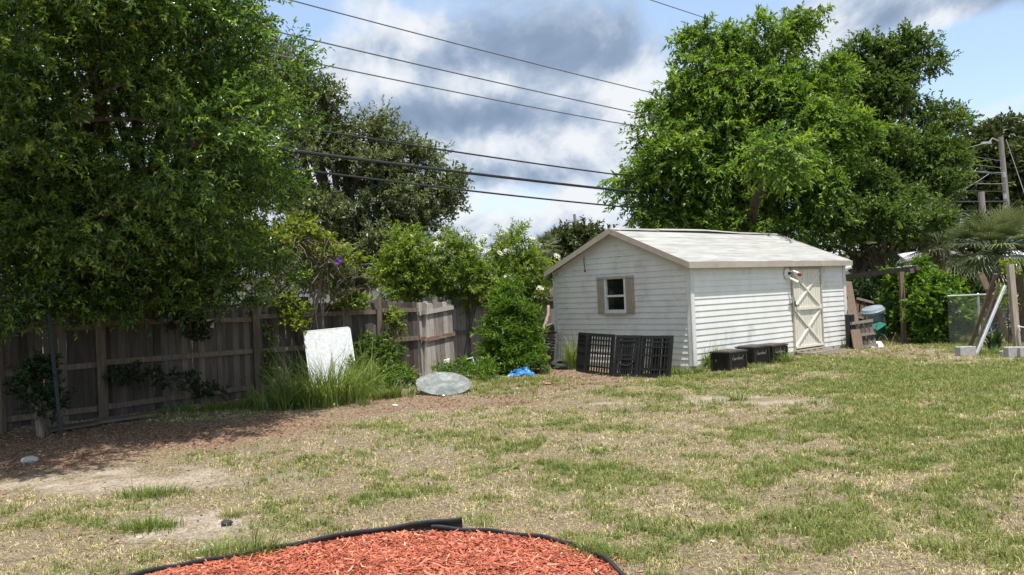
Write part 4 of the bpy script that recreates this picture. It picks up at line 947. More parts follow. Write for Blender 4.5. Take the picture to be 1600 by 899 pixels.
# chain link fence
FY = 19.5
def cl(px, py): return at(px, py, FY)
xa = cl(1480, 464)[0]; xb = 17.5; ft = thing('chain_link_fence', 'low galvanised chain link fence behind the leaning timbers', 'fence', (xa, FY, 0))
mb = MB(); mb.tube([(0, 0, 1.19), (xb-xa, .0, 1.19)], .024, 8); mb.build('top_rail', M['galv'], ft, smooth=True)
for x in (cl(1530, 500)[0]-xa, 2.9, 5.2):
    mb = MB(); mb.tube([(x, 0, -.1), (x, 0, 1.19)], .028, 8); mb.lathe([(.034, 0), (.034, .03), (.01, .05)], (x, 0, 1.18), 8); mb.build('post', M['galv'], ft)
V = []; Fq = []; st = .07; hh = 1.15; nxx = int((xb-xa)/st)
mb = MB()
for k in range(-int(hh/st), nxx):
    for s in (1, -1):
        x0 = k*st; z0, z1 = .02, hh; x1 = x0+(z1-z0)
        a = [x0, z0]; b = [x1, z1]
        if a[0] < 0: a = [0, z0-a[0]]
        if b[0] > xb-xa: b[1] -= b[0]-(xb-xa); b[0] = xb-xa
        if b[1] <= a[1]: continue
        if s < 0: a = [a[0], hh+.02-a[1]+0]; b = [b[0], hh+.02-b[1]]
        mb.bar((a[0], s*.003, a[1]), (b[0], s*.003, b[1]), .0025, .0025, (0, 1, 0))
mb.build('mesh', M['galv'], ft)
# rubble pile behind the chain link
mb = MB()
for k in range(90):
    x = RNG.uniform(-1.9, 2.6); y = RNG.normal(0, .5); h = .95*math.exp(-(x-.6)**2/3.2)*math.exp(-y*y/.8); z = RNG.uniform(0, h)
    rot = Euler(RNG.uniform(-3, 3, 3)).to_matrix(); mb.box((x, y, z), RNG.uniform(.10, .34, 3)*np.array([1, 1, .6]), rot, random.random(), .8)
for k in range(60):
    x = RNG.uniform(-1.7, 2.4); a = np.array([x, RNG.normal(0, .5), RNG.uniform(.1, .6)]); mb.tube([a, a+RNG.normal(0, .35, 3)*np.array([1, .6, .5]), a+RNG.normal(0, .5, 3)*np.array([1.4, .6, .5])+np.array([0, 0, .1])], .015, 5)
o = mb.build('debris_pile', mat('rubble', [(.2, (.04, .038, .036)), (.55, (.11, .105, .10)), (.85, (.3, .29, .28))], 6, (1, 1, 1), .9, .3, None, .5), None, (13.6, 22.6, 0)); tag(o, 'dark pile of rubble and branches behind the chain link fence', 'debris pile', None, 'stuff')

# ------------------------------------------------------------------ buildings beyond
def house(name, label, loc, rz, w, d, h, rise, wallm, roofm, over=.35, windows=()):
    t = thing(name, label, 'house', loc, rz); mb = MB()
    mb.add([(0, 0, 0), (w, 0, 0), (w, d, 0), (0, d, 0), (0, 0, h), (w, 0, h), (w, d, h), (0, d, h), (w/2, 0, h+rise), (w/2, d, h+rise)], [(0, 1, 5, 8, 4), (2, 3, 7, 9, 6), (1, 2, 6, 5), (3, 0, 4, 7), (3, 2, 1, 0)])
    mb.build('wall', M[wallm], t); mb = MB(); k = rise/(w/2)
    for s in (0, 1):
        p = [(-over, -over, h-over*k), (w/2, -over, h+rise), (w/2, d+over, h+rise), (-over, d+over, h-over*k)]
        if s: p = [(w-x, y, z) for x, y, z in p][::-1]
        mb.hexa([(x, y, z+.02) for x, y, z in p]+[(x, y, z+.18) for x, y, z in p])
    mb.build('roof', M[roofm], t)
    for (x, z, ww, hh_) in windows:
        f = MB(); f.box((x, -.03, z), (ww+.14, .08, hh_+.14)); fo = f.build('window', M['trim_white'], t); f = MB(); f.box((x, -.08, z), (ww, .03, hh_)); f.build('pane', M['glass_dark'], fo)
    return t
p = at(1398, 425, 56); house('house', 'tan house with a pale gable roof seen beyond the green bush', (p[0]-.3, 56, 0), -.1, 6.2, 9, 2.5, .85, 'tan_wall', 'far_roof', .5, [(1.6, 1.5, 1.2, 1)])
p = at(1385, 425, 66); t = thing('building', 'yellow flat topped building behind the tan house roof', 'building', (p[0]-1, 66, 0)); mb = MB(); mb.box((1.5, 3, 2.05), (2.9, 6, 4.1)); mb.build('wall', M['yellow_wall'], t); mb = MB(); mb.box((1.5, 3, 4.15), (3.1, 6.2, .12)); mb.build('parapet', M['white_wall'], t)
p = at(1310, 425, 50); house('house', 'low white house between the shed and the palm trunk', (p[0], 50, 0), 0, 3.0, 8, 2.1, .4, 'white_wall', 'far_roof', .2)
p = at(1586, 440, 31); t = thing('house', 'grey sided house at the far right edge behind the palm', 'house', (p[0], 31, 0)); mb = MB(); mb.box((5, 4, 1.1), (10, 8, 2.2)); mb.build('wall', M['grey_wall'], t)
mb = MB(); mb.hexa([(-.3, -.4, 2.2), (10.3, -.4, 2.2), (10.3, 8.4, 2.2), (-.3, 8.4, 2.2), (2, 3.5, 2.6), (8, 3.5, 2.6), (8, 4.5, 2.6), (2, 4.5, 2.6)]); mb.build('roof', M['far_roof'], t)
p = at(430, 460, 31); house('house', 'white neighbour house glimpsed through the vines behind the fence', (p[0]-3, 31, 0), .25, 9, 9, 2.3, .7, 'white_wall', 'far_roof', .5, [(3.5, 1.4, 1.2, 1.0)])
t = thing('board_fence', 'weathered grey board fence far off beyond the green bush', 'fence', (15, 28, 0)); mbB, mbR = MB(), MB()
a = at(1466, 430, 28); b = at(1508, 430, 28.5); fence_run(mbB, mbR, (a[0]-.3, 28), (b[0], 28.6), 1.95, 1.8, [(.4, .4), (1.5, 1.45)], seed=21, bw=.15); mbB.build('boards', M['panel_wood'], t, world=True); mbR.build('rail', M['fence'], t, world=True)

# ------------------------------------------------------------------ poles and wires
pr = at(1571, 320, 50); pole_x, pole_y = pr[0], 50.0
t = thing('utility_pole', 'tall wooden utility pole with a street lamp arm above the palm', 'utility pole', (pole_x, pole_y, 0)); zt = at(1569, 214, 50)[2]
mb = MB(); mb.tube([(.35, 0, -.2), (-.1, 0, zt)], [.19, .14], 10); mb.build('post', M['pole'], t)
mb = MB(); q = at(1546, 222, 50); mb.tube([(-.1, 0, zt-.3), (-.6, 0, zt-.05), (q[0]-pole_x, 0, q[2])], .04, 6); mb.box((q[0]-pole_x-.2, 0, q[2]-.05), (.55, .18, .13)); mb.build('lamp_arm', M['galv'], t)
mb = MB()
for zz in (8.2, 6.9, 6.2, 5.4): mb.box((-.12, -.2, zz-.6), (.12, .16, .3))
mb.build('bracket', M['galv'], t)
t = thing('utility_pole', 'short pale wooden pole stub left of the tall utility pole', 'utility pole', (at(1536, 330, 44)[0], 44, 0)); mb = MB(); mb.tube([(.15, 0, -.2), (-.05, 0, at(1535, 300, 44)[2])], [.17, .15], 10); mb.build('post', M['pole'], t)
p = at(905, 390, 75); t = thing('utility_pole', 'distant utility pole with crossarms above the trees left of the shed roof', 'utility pole', (p[0], 75, 0)); zt2 = at(897, 335, 75)[2]
mb = MB(); mb.tube([(.25, 0, -.2), (-.3, 0, zt2)], [.2, .13], 8); mb.build('post', M['pole'], t)
mb = MB(); mb.bar((-.9, 0, zt2-.75), (.75, 0, zt2-.5), .1, .12); mb.bar((-.75, 0, zt2-1.4), (.6, 0, zt2-1.15), .08, .1); mb.build('crossarm', M['pole'], t)
mb = MB()
for (x, z) in ((-.95, -1.5), (.5, -1.3), (.1, -1.1)): mb.lathe([(.12, 0), (.15, .1), (.15, .5), (.08, .6)], (x, -.2, zt2+z-.2), 8)
for x in (-.8, 0, .65): mb.lathe([(.05, 0), (.07, .1), (.03, .2)], (x, 0, zt2-.62), 6)
mb.build('transformer', M['galv'], t)
def depth_of_line(px):  # plan line of the pole run: passes (-4.8,18.5) and the pole
    kx = (px-800)/FPX; x0, y0 = -4.8, 18.5; x1, y1 = pole_x, pole_y; s = (kx*y0-x0)/((x1-x0)-kx*(y1-y0)); return y0+s*(y1-y0)
def wire(label, p0, p1, rad, m='wire', name='power_line', px_end=None, sagpx=3.0, end=None):
    a = at(p0[0], p0[1], depth_of_line(p0[0])); b = at(p1[0], p1[1], depth_of_line(p1[0]))
    pts = []
    ab = b-a
    for s in np.linspace(-.55, 1.0, 18):
        q = a+ab*s; q[2] -= .10*(1-((s-.3)/.7)**2)*.6; pts.append(q)
    if end is not None:
        e = np.array(end); b2 = pts[-1]
        for s in np.linspace(.1, 1, 8): q = b2*(1-s)+e*s; q[2] -= .5*s*(1-s); pts.append(q)
    o = pts[0]; mb = MB(); mb.tube([q-o for q in pts], rad, 6, r=.5); tag(mb.build(name, M[m], None, tuple(o), smooth=True), label, 'power line', 'overhead lines across the sky')
E_ = lambda z: (pole_x-.1, pole_y-.22, z)
wire('topmost overhead line crossing the whole sky from the upper left', (465, 0), (1010, 143), .016, end=E_(8.4))
wire('second overhead line from the top, from behind the big left tree', (385, 35), (995, 177), .017, end=E_(8.0))
wire('third overhead line from the top, close below the second', (480, 93), (957, 191), .016, end=E_(7.6))
wire('fourth overhead line, thin, above the thick black cable', (475, 197), (955, 272), .022, 'cable', end=E_(6.6))
wire('thick black cable, heaviest of the overhead lines', (455, 232), (985, 299.5), .038, 'cable', end=E_(6.0))
wire('lowest overhead line, passing in front of the dark oak', (560, 274), (970, 323), .024, 'cable', end=E_(5.5))
a = at(1010, -2, 30); b = at(1095, 26, 33); mb = MB(); mb.tube([(a+(b-a)*s)-a for s in np.linspace(-3, 3.5, 14)], .018, 6, r=.5); tag(mb.build('power_line', M['wire'], None, tuple(a), smooth=True), 'short overhead line at the top edge above the bright tree', 'power line', 'overhead lines across the sky')
for (label, q0, q1, zz) in (('service wire sloping from the right pole down to the left across dark trees', (1478, 310), (1545, 272), 5.9), ('level service wire left of the right pole, the upper one', (1486, 262), (1570, 270), 7.0), ('level service wire left of the right pole, the lower one', (1496, 283), (1568, 287), 6.3), ('lamp wire reaching left from the street lamp arm', (1490, 234), (1546, 221), 9.5)):
    a = at(*q0, 45); b = at(*q1, 49.8); mb = MB(); mb.tube([(a+(b-a)*s)-a-np.array([0, 0, .3*s*(1-s)]) for s in np.linspace(-.6, 1, 8)], .016, 5, r=.5); tag(mb.build('service_wire', M['galv'], None, tuple(a), smooth=True), label, 'power line', 'service wires at the right pole')
a = at(1572, 218, 49.9); b = at(1600, 300, 40); mb = MB(); mb.tube([a-a, b-a, (b-a)*1.6], .016, 5, r=.5); tag(mb.build('guy_wire', M['wire'], None, tuple(a), smooth=True), 'guy wire slanting down right from the tall utility pole', 'guy wire')

# ------------------------------------------------------------------ trees
def lob(L): return [(*at(px, py, D), r) for px, py, D, r in L]
T1 = lob([(60, 60, 11.2, 1.45), (200, 30, 10.6, 1.45), (305, 90, 11.2, 1.12), (372, 175, 12, .78), (300, 225, 10.6, 1.1), (120, 190, 10.2, 1.3), (20, 250, 10.4, 1.25), (190, 320, 11.0, 1.3), (338, 320, 12.0, 1.0), (395, 285, 12.5, .65), (60, 370, 11.3, 1.2), (180, 415, 12.2, .85), (300, 420, 12.7, .8), (390, 415, 13.3, .62), (15, 445, 11.4, .62), (120, 455, 12.2, .5), (345, 40, 12, .5), (365, 75, 12.6, .4), (408, 185, 12.6, .34),
    (150, 150, 13.2, 2.0), (280, 190, 13.8, 1.55), (100, 330, 13.6, 1.6), (250, 360, 14.2, 1.25), (330, 400, 14.4, .9)])+[(-4.75, 8.9, 5.7, 1.35), (-6.6, 8.8, 5.2, 1.7), (-4.2, 10.4, 5.9, 1.2), (-8.6, 11.5, 4.5, 1.9), (-9, 12.5, 2.8, 1.5), (-6.5, 11, 7.2, 2.0), (-5.0, 12.5, 7.4, 1.6), (-9.2, 9.6, 5, 1.7), (-8.2, 8.6, 4.3, 1.3)]+lob([(40, 465, 11.3, .5), (100, 470, 11.9, .45), (165, 465, 12.2, .45), (230, 455, 12.5, .6), (285, 468, 12.9, .5), (335, 460, 13.2, .5), (372, 452, 13.7, .42), (10, 490, 11.2, .35), (60, 470, 14.5, .9), (160, 480, 15.2, .9), (260, 480, 15.6, .9), (340, 480, 15.8, .9), (-60, 470, 14, 1), (200, 400, 15, 1.4), (60, 350, 14, 1.5), (330, 300, 14.5, 1.3)])  # rear lobes at the end added behind the fence, blocking light through its gaps
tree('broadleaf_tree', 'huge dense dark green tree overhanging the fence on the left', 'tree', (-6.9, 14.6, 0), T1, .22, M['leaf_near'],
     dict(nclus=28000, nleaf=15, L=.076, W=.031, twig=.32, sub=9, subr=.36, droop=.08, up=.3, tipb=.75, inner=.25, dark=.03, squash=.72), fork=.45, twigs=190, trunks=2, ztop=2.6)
T2 = lob([(448, 90, 22.5, .6), (470, 140, 22.5, .75), (430, 130, 22.8, .8), (505, 150, 22.5, .45), (480, 180, 22.8, .7), (600, 215, 23, .55), (590, 250, 23, .8), (645, 255, 23.2, .8), (690, 285, 23, .7), (700, 318, 22.8, .42), (560, 275, 23, 1.05), (640, 320, 23, .95), (485, 245, 22.6, 1.05), (510, 340, 22.6, 1.1), (585, 360, 22.4, 1.1), (655, 355, 22.8, .65), (445, 315, 22.8, .95), (540, 420, 22.6, 1.1), (465, 410, 22.8, .95), (610, 425, 22.6, .9), (590, 190, 23, .35), (540, 200, 23, .4), (400, 240, 23.5, 1.3), (420, 400, 23.5, 1.2)])
tree('oak_tree', 'grey green oak with an airy outline standing behind the fence', 'tree', (-4.6, 24, 0), T2, .26, M['leaf_oak'], dict(nclus=7600, nleaf=14, L=.11, W=.055, twig=.42, sub=8, subr=.33, tipb=.15, up=.25, inner=.3, squash=.7), fork=.4, twigs=150)
T3 = lob([(1028, 215, 27.5, .8), (1015, 285, 27.5, .85), (1062, 150, 28, .9), (1105, 55, 28.5, .7), (1175, 65, 28.5, .95), (1245, 45, 28.5, .7), (1180, 125, 28, 1.2), (1115, 115, 28, .9), (1110, 195, 27.5, 1.3), (1225, 150, 28, 1.15), (1275, 215, 27.5, 1.15), (1060, 255, 27.3, 1.1), (1150, 265, 27, 1.3), (1235, 265, 27, 1.1), (1028, 322, 27.5, .65), (1085, 320, 27.6, .95), (1160, 320, 27.6, .8), (1290, 295, 26.8, .9), (1240, 205, 27, .9), (1300, 120, 28.5, .7), (1150, 180, 29, 2.0), (1200, 280, 29.5, 1.5), (1008, 335, 27, .42), (1045, 345, 27, .55), (1105, 350, 27, .6), (1175, 348, 27, .6), (1240, 345, 27, .65), (1295, 345, 27, .6), (1080, 350, 31, .9), (1180, 350, 31, .9), (1262, 28, 28.5, .45), (1330, 200, 27.5, .8)])+[(7.2, 22.0, 5.2, .5), (7.5, 22.8, 5.2, .6)]
tree('shade_tree', 'bright green broad tree with feathery drooping leaves behind the shed', 'tree', (at(1148, 400, 29)[0], 29, 0), T3, .24, M['leaf_bright'], dict(nclus=7000, nleaf=22, L=.18, W=.07, twig=.75, sub=7, subr=.34, droop=.5, up=.25, tipb=.35, inner=.25, fold=.15, squash=.62), fork=.5, twigs=150, trunks=2)
T4 = lob([(1335, 120, 31, .75), (1395, 85, 31, .7), (1432, 105, 31, .75), (1445, 75, 31, .5), (1340, 170, 31, 1.0), (1400, 160, 31, 1.2), (1455, 185, 31, .9), (1395, 235, 30.5, 1.3), (1330, 235, 30.5, 1.1), (1440, 265, 30, 1.15), (1470, 245, 30.5, .8), (1492, 190, 31, .42), (1360, 315, 29.5, 1.15), (1430, 330, 29, 1.0), (1460, 320, 29.5, .7), (1310, 290, 29, 1.0), (1325, 358, 28.5, .7), (1440, 370, 28.5, .55), (1400, 365, 29, .55), (1290, 350, 28.5, .75), (1380, 270, 32, 1.8), (1475, 285, 30, .6), (1310, 110, 31.5, .8), (1350, 85, 31.5, .7), (1415, 65, 31, .55), (1370, 130, 31.5, 1.0), (1300, 160, 31.5, 1.0), (1270, 385, 32, .8), (1350, 340, 26.3, .55), (1385, 340, 26.3, .55), (1420, 355, 26.3, .5), (1455, 345, 26.3, .45), (1320, 345, 26.3, .5)])
tree('broadleaf_tree', 'darker green rounded tree right of the bright tree, hiding palm trunks', 'tree', (at(1362, 420, 30)[0], 30.5, 0), T4, .2, M['leaf_mid'], dict(nclus=8600, nleaf=14, L=.14, W=.07, twig=.48, sub=8, subr=.38, tipb=.3, up=.2, inner=.3, squash=.7), fork=.5, twigs=130)
T5 = lob([(1530, 235, 62, 2.4), (1580, 225, 62, 2.6), (1630, 230, 62, 3), (1500, 275, 62, 2.2), (1550, 290, 62, 3), (1610, 300, 62, 3), (1480, 330, 62, 2.5), (1540, 350, 62, 3), (1600, 360, 62, 3), (1660, 300, 64, 3.5), (1450, 370, 64, 2.5)])
tree('broadleaf_tree', 'large dark distant tree behind the utility pole on the right', 'tree', (at(1550, 430, 63)[0], 63, 0), T5, .5, M['leaf_far'], dict(nclus=4200, nleaf=12, L=.42, W=.22, twig=1.0, sub=9, subr=.42, tipb=.1, up=.3, inner=.2), fork=.5, twigs=40)
T6 = lob([(900, 383, 62, 1.3), (925, 380, 62, 1.1), (945, 385, 62, 1.2), (880, 390, 62, 1.0), (915, 400, 62, 1.6), (880, 412, 62, 1.4), (960, 400, 62, 1.6), (860, 425, 62, 1.2)])
tree('broadleaf_tree', 'small round distant tree beside the far pole, left of the shed roof', 'tree', (at(905, 430, 62)[0], 62, 0), T6, .3, M['leaf_far'], dict(nclus=1500, nleaf=12, L=.3, W=.16, twig=.7, sub=8, subr=.45, tipb=.1, inner=.2), twigs=25)
# low wood far away, one mass
n = 260; xs = np.linspace(-170, 190, n); lo = [(x+RNG.normal(0, 1), 125+RNG.normal(0, 5)+abs(x)*.05, RNG.uniform(1.2, 3.4), RNG.uniform(2, 3.4)) for x in xs]
geo, _, _ = foliage(lo, 9000, 10, .8, .5, 1.2, 5, .5, inner=.2)
tag(link('distant_woods', fast_mesh('distant_woods', geo[0], geo[1], M['leaf_far'], geo[2])), kind='stuff')

# elder shrubs with blossom
def blossoms(t, lobes, n, r, m='petal_white', name='flower_head'):
    lob_ = np.array(lobes); o = np.array(t.location)
    for k in range(n):
        l = lob_[RNG.integers(len(lob_))]; d = sphere_dirs(1, -.1)[0]; d[1] = -abs(d[1])*.9; d = unit(d); c = l[:3]+d*l[3]*RNG.uniform(1.3, 1.5)
        q = 60; a = RNG.uniform(0, 2*np.pi, q); rr = r*np.sqrt(RNG.random(q)); up = unit(d*.5+np.array([0, -.3, .8]))
        e1 = unit(np.cross(up, [1, .1, 0])); e2 = np.cross(up, e1); P = c+e1*(rr*np.cos(a))[:, None]+e2*(rr*np.sin(a))[:, None]-up*((rr/r)**2*r*.35)[:, None]
        V, F, rn = leafgeo(P, unit(RNG.normal(0, 1, (q, 3))*.7+e1), unit(RNG.normal(0, .3, (q, 3))+up), .035, .03, .1, 0)
        link(name, fast_mesh(name, V-o, F, M[m], rn), t)
FE = dict(nclus=900, nleaf=14, L=.105, W=.030, twig=.30, sub=7, subr=.45, droop=.12, up=.4, tipb=.5, inner=.3)
E1 = lob([(636, 385, 18.4, .42), (620, 420, 18.4, .5), (655, 415, 18.4, .5), (640, 455, 18.5, .5), (665, 455, 18.6, .45), (612, 450, 18.6, .4)])
s = shrub('elder_shrub', 'yellow green feathery shrub with few flowers rising behind the fence', 'shrub', (at(640, 500, 18.6)[0], 18.6, 0), E1, M['leaf_elder'], FE, 'elder shrubs behind the fence'); blossoms(s, E1, 3, .07)
E2 = lob([(700, 400, 18.9, .42), (745, 400, 19, .46), (715, 435, 18.9, .55), (760, 440, 19, .5), (725, 385, 19, .3), (690, 445, 19, .4), (740, 465, 19, .4)])
s = shrub('elder_shrub', 'elder shrub with many white flower heads above the tilted panels', 'shrub', (at(725, 500, 19)[0], 19.0, 0), E2, M['leaf_elder'], FE, 'elder shrubs behind the fence'); blossoms(s, E2, 17, .085)
E3 = lob([(805, 385, 19.3, .36), (800, 405, 19.3, .45), (832, 420, 19.4, .5), (795, 440, 19.3, .5), (850, 440, 19.6, .45), (820, 460, 19.4, .45), (845, 400, 19.8, .4), (815, 490, 19.2, .4)])
s = shrub('elder_shrub', 'white flowering elder shrub close to the shed wall', 'shrub', (at(820, 500, 19.4)[0], 19.4, 0), E3, M['leaf_elder'], FE, 'elder shrubs behind the fence'); blossoms(s, E3, 13, .085)
# vine heap on the fence with a purple flower
VH = lob([(440, 385, 15.6, .32), (475, 375, 15.6, .34), (510, 395, 15.7, .3), (530, 420, 15.8, .28), (420, 420, 15.5, .35), (455, 420, 15.6, .38), (495, 425, 15.7, .38), (530, 455, 15.8, .25), (430, 460, 15.5, .3)])
o0 = np.array([at(475, 430, 15.6)[0], 15.6, 0]); t = thing('vine_heap', 'tangled vine heap of dead twigs and yellow green leaves above the fence', 'vine', tuple(o0))
mb = MB()
for k in range(330):
    l = VH[RNG.integers(len(VH))]; c = np.array(l[:3])+sphere_dirs(1)[0]*l[3]*RNG.uniform(.3, .95); d = RNG.normal(0, .15, 3); d2 = RNG.normal(0, .12, 3)
    mb.tube([c-o0, c+d-o0, c+d+d2-o0, c+d+d2*1.5+np.array([0, 0, -.1])-o0], [.006, .005, .004, .003], 4)
for k in range(7):
    l = VH[RNG.integers(len(VH))]; mb.tube([(0, .1, 0), (RNG.normal(0, .2), .1, .9), np.array(l[:3])-o0], .015, 5)
mb.build('twigs', M['dead'], t)
geo, _, _ = foliage([(x, y, z+.12, r*.8) for x, y, z, r in VH[:4]], 230, 9, .085, .06, .2, 6, .6, up=.5, inner=.1, tipb=.4)
link('leaves', fast_mesh('leaves', geo[0]-o0, geo[1], M['leaf_vine'], geo[2]), t)
geo, _, _ = foliage([(x, y, z-.05, r*.9) for x, y, z, r in VH[4:]], 170, 9, .07, .05, .2, 6, .6, inner=.6, dark=.2)
link('leaves', fast_mesh('leaves', geo[0]-o0, geo[1], M['leaf_mid'], geo[2]), t)
def flower(px, py, D, parent):
    c = at(px, py, D)-o0; a = np.linspace(0, 2*np.pi, 13)[:-1]; P = np.repeat(c[None], 12, 0); Dd = np.stack([np.cos(a), -.35+0*a, np.sin(a)], 1)
    V, F, rn = leafgeo(P, Dd, np.repeat(np.array([[0, -1., 0]]), 12, 0), .055, .045, .1, .1); link('flower', fast_mesh('flower', V, F, M['petal_purple'], rn), parent)
flower(532, 406, 15.35, t); flower(527, 410, 15.4, t)
# creepers lying over the fence top
def creeper(label, pts, n, size, group='creepers on the board fence', leafm='leaf_vine', rad=.16, wood=True):
    o = np.array([pts[0][0], pts[0][1], 0]); t = thing('creeper', label, 'vine', tuple(o), 0, group); mb = MB()
    mb.tube([np.array(p)-o for p in pts], np.linspace(.014, .006, len(pts)).tolist(), 5); mb.build('stem', M['bark'], t)
    L_ = []
    for a, b in zip(pts[:-1], pts[1:]):
        for s in (0, .5): L_.append((*(np.array(a)*(1-s)+np.array(b)*s), rad*RNG.uniform(.6, 1.2)))
    geo, _, _ = foliage(L_, n, 7, size, size*.75, .14, 5, .6, inner=.3, tipb=.3, up=.2); link('leaves', fast_mesh('leaves', geo[0]-o, geo[1], M[leafm], geo[2]), t)
creeper('leafy creeper spilling over the fence left of the white table top', [at(425, 480, 15.2), at(455, 470, 15.3), at(475, 488, 15.3), at(455, 500, 15.2), at(470, 512, 15.3)], 90, .075, rad=.12)
creeper('bright creeper along the fence top beside the mossy post', [at(535, 478, 15.9), at(555, 468, 16), at(560, 470, 16.2), at(570, 474, 16.3)], 110, .075, rad=.12)
creeper('creeper hanging down right of the mossy post', [at(612, 500, 16.6), at(616, 488, 16.7), at(615, 515, 16.7), at(615, 530, 16.8)], 50, .075, rad=.10)
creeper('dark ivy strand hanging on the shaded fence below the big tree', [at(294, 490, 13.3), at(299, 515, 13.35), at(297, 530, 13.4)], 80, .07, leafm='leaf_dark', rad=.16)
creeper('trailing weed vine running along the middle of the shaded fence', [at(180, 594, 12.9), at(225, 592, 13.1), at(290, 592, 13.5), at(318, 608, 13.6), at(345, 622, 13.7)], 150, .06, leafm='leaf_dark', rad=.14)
creeper('ivy climbing the fence post right of the cream sign', [at(418, 585, 14.8), at(424, 560, 14.9), at(426, 530, 15.0), at(414, 500, 14.95)], 70, .06, leafm='leaf_mid', rad=.08)
# bushes
B1 = lob([(797, 490, 17.5, .30), (790, 525, 17.4, .32), (812, 522, 17.5, .30), (797, 555, 17.3, .34), (818, 550, 17.4, .25), (776, 558, 17.4, .2), (790, 462, 17.7, .18)])
shrub('leafy_bush', 'bright narrow leaved bush growing in front of the fence near the shed', 'bush', G(787, 585), B1, M['leaf_bush'], dict(nclus=1500, nleaf=14, L=.12, W=.026, twig=.28, sub=8, subr=.42, up=.5, tipb=.5, inner=.35))
B2 = lob([(578, 560, 15.9, .3), (592, 575, 15.9, .32), (575, 585, 15.7, .3), (605, 560, 16.1, .22), (570, 545, 16, .2)])
shrub('leafy_bush', 'low dense bush between the white table top and the mossy post', 'bush', G(585, 603), B2, M['leaf_mid'], dict(nclus=620, nleaf=11, L=.075, W=.045, twig=.2, sub=7, subr=.45, tipb=.35))
B3 = lob([(628, 592, 15.6, .22), (612, 600, 15.5, .2), (640, 600, 15.5, .16), (600, 606, 15.4, .18)])
shrub('weed_bush', 'bright weed clump left of the round glass top', 'bush', G(622, 612), B3, M['leaf_bush'], dict(nclus=380, nleaf=9, L=.06, W=.034, twig=.16, sub=7, subr=.45, tipb=.4), stem_r=.008)
B4 = lob([(690, 578, 16.6, .16), (718, 580, 16.6, .2), (755, 580, 16.4, .22), (842, 575, 17, .2), (765, 592, 16.0, .16)])
shrub('weed_bush', 'weeds growing around the pale chair leg and white drawer', 'bush', G(725, 590), B4, M['leaf_bush'], dict(nclus=420, nleaf=9, L=.06, W=.03, twig=.18, sub=7, subr=.5, tipb=.3), stem_r=.006)
B5 = lob([(1445, 447, 21.0, .40), (1468, 460, 20.6, .38), (1422, 465, 21.6, .34), (1450, 487, 20.6, .46), (1484, 492, 20.4, .36), (1432, 508, 21.4, .36), (1462, 514, 20.4, .34), (1500, 484, 20.5, .22), (1440, 427, 21.2, .18), (1412, 445, 21.8, .26), (1505, 505, 20.4, .2), (1400, 480, 22, .3)])
shrub('leafy_bush', 'big glossy green bush in sun beside the arbour post', 'bush', onz(1448, 536), B5, M['leaf_bush'], dict(nclus=1150, nleaf=10, L=.15, W=.085, twig=.28, sub=8, subr=.42, tipb=.3, inner=.3))
B6 = lob([(1375, 460, 24, .6), (1395, 480, 23.5, .6), (1360, 485, 24, .6), (1390, 510, 23.3, .5), (1345, 455, 25, .5), (1405, 445, 24, .4)])
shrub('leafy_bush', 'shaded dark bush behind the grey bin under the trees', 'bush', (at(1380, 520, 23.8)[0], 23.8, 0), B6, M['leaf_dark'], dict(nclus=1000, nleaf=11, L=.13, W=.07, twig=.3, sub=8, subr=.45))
B7 = lob([(1515, 425, 27, .45), (1535, 432, 27, .5), (1555, 430, 27, .5), (1525, 450, 27, .5), (1500, 420, 27.3, .3), (1550, 455, 27, .5), (1575, 440, 27, .5)])
shrub('hedge_shrub', 'green hedge shrub beyond the chain link fence under the palm', 'shrub', (at(1535, 460, 27)[0], 27, 0), B7, M['leaf_bush'], dict(nclus=900, nleaf=11, L=.12, W=.07, twig=.28, sub=8, subr=.45))
# small tree by the left stake, trunk sawn and pale
B8 = lob([(55, 582, 11.4, .17), (66, 600, 11.3, .2), (48, 602, 11.5, .15), (65, 625, 11.2, .17), (80, 640, 11.2, .13), (68, 572, 11.4, .12)])
t = shrub('small_shrub', 'small dark leaved shrub with a pale stump by the green stake', 'shrub', G(64, 682), B8, M['leaf_dark'], dict(nclus=260, nleaf=9, L=.065, W=.035, twig=.16, sub=7, subr=.5), stems=4)
mb = MB(); mb.tube([(0, 0, -.05), (-.02, 0, .22), (-.05, .02, .38), (-.16, .05, .62)], [.055, .05, .042, .03], 8); mb.tube([(0, 0, .25), (.1, .02, .36), (.14, .05, .5)], .025, 6); mb.build('stump', M['dead'], t, smooth=True)

# tall grass clumps
def clump(label, c, rx, ry, n, h, w=.011, group='tall grass clumps', m='weed_blade', name='grass_clump', lean=1.0):
    c = np.array(c, float); a = RNG.uniform(0, 2*np.pi, n); r = np.sqrt(RNG.random(n)); ox, oy = r*np.cos(a)*rx, r*np.sin(a)*ry
    kt = max(4, n//28); tx, ty, th_ = RNG.normal(0, .55, kt)*rx, RNG.normal(0, .55, kt)*ry, RNG.uniform(.45, 1.15, kt); ti = RNG.integers(0, kt, n); ox = tx[ti]+RNG.normal(0, .05+.02*h, n)*min(1, rx*6); oy = ty[ti]+RNG.normal(0, .05+.02*h, n)*min(1, rx*6); hm = th_[ti]
    P = np.stack([ox, oy, gz(c[0]+ox, c[1]+oy)-c[2]-.01], 1); la = a+RNG.normal(0, .7, n); la = np.arctan2(oy-ty[ti]*.6, ox-tx[ti]*.6)+RNG.normal(0, .6, n); lm = RNG.uniform(.15, 1.5, n)*lean
    V, F, rn = bladegeo(P, h*hm*RNG.uniform(.5, 1.15, n), w*RNG.uniform(.6, 1.4, n), np.stack([np.cos(la), np.sin(la)], 1)*lm[:, None], 5, np.clip(RNG.normal(.45, .22, n), 0, 1))
    return tag(link(name, fast_mesh(name, V, F, M[m], rn), None, tuple(c)), label, 'grass clump', group)
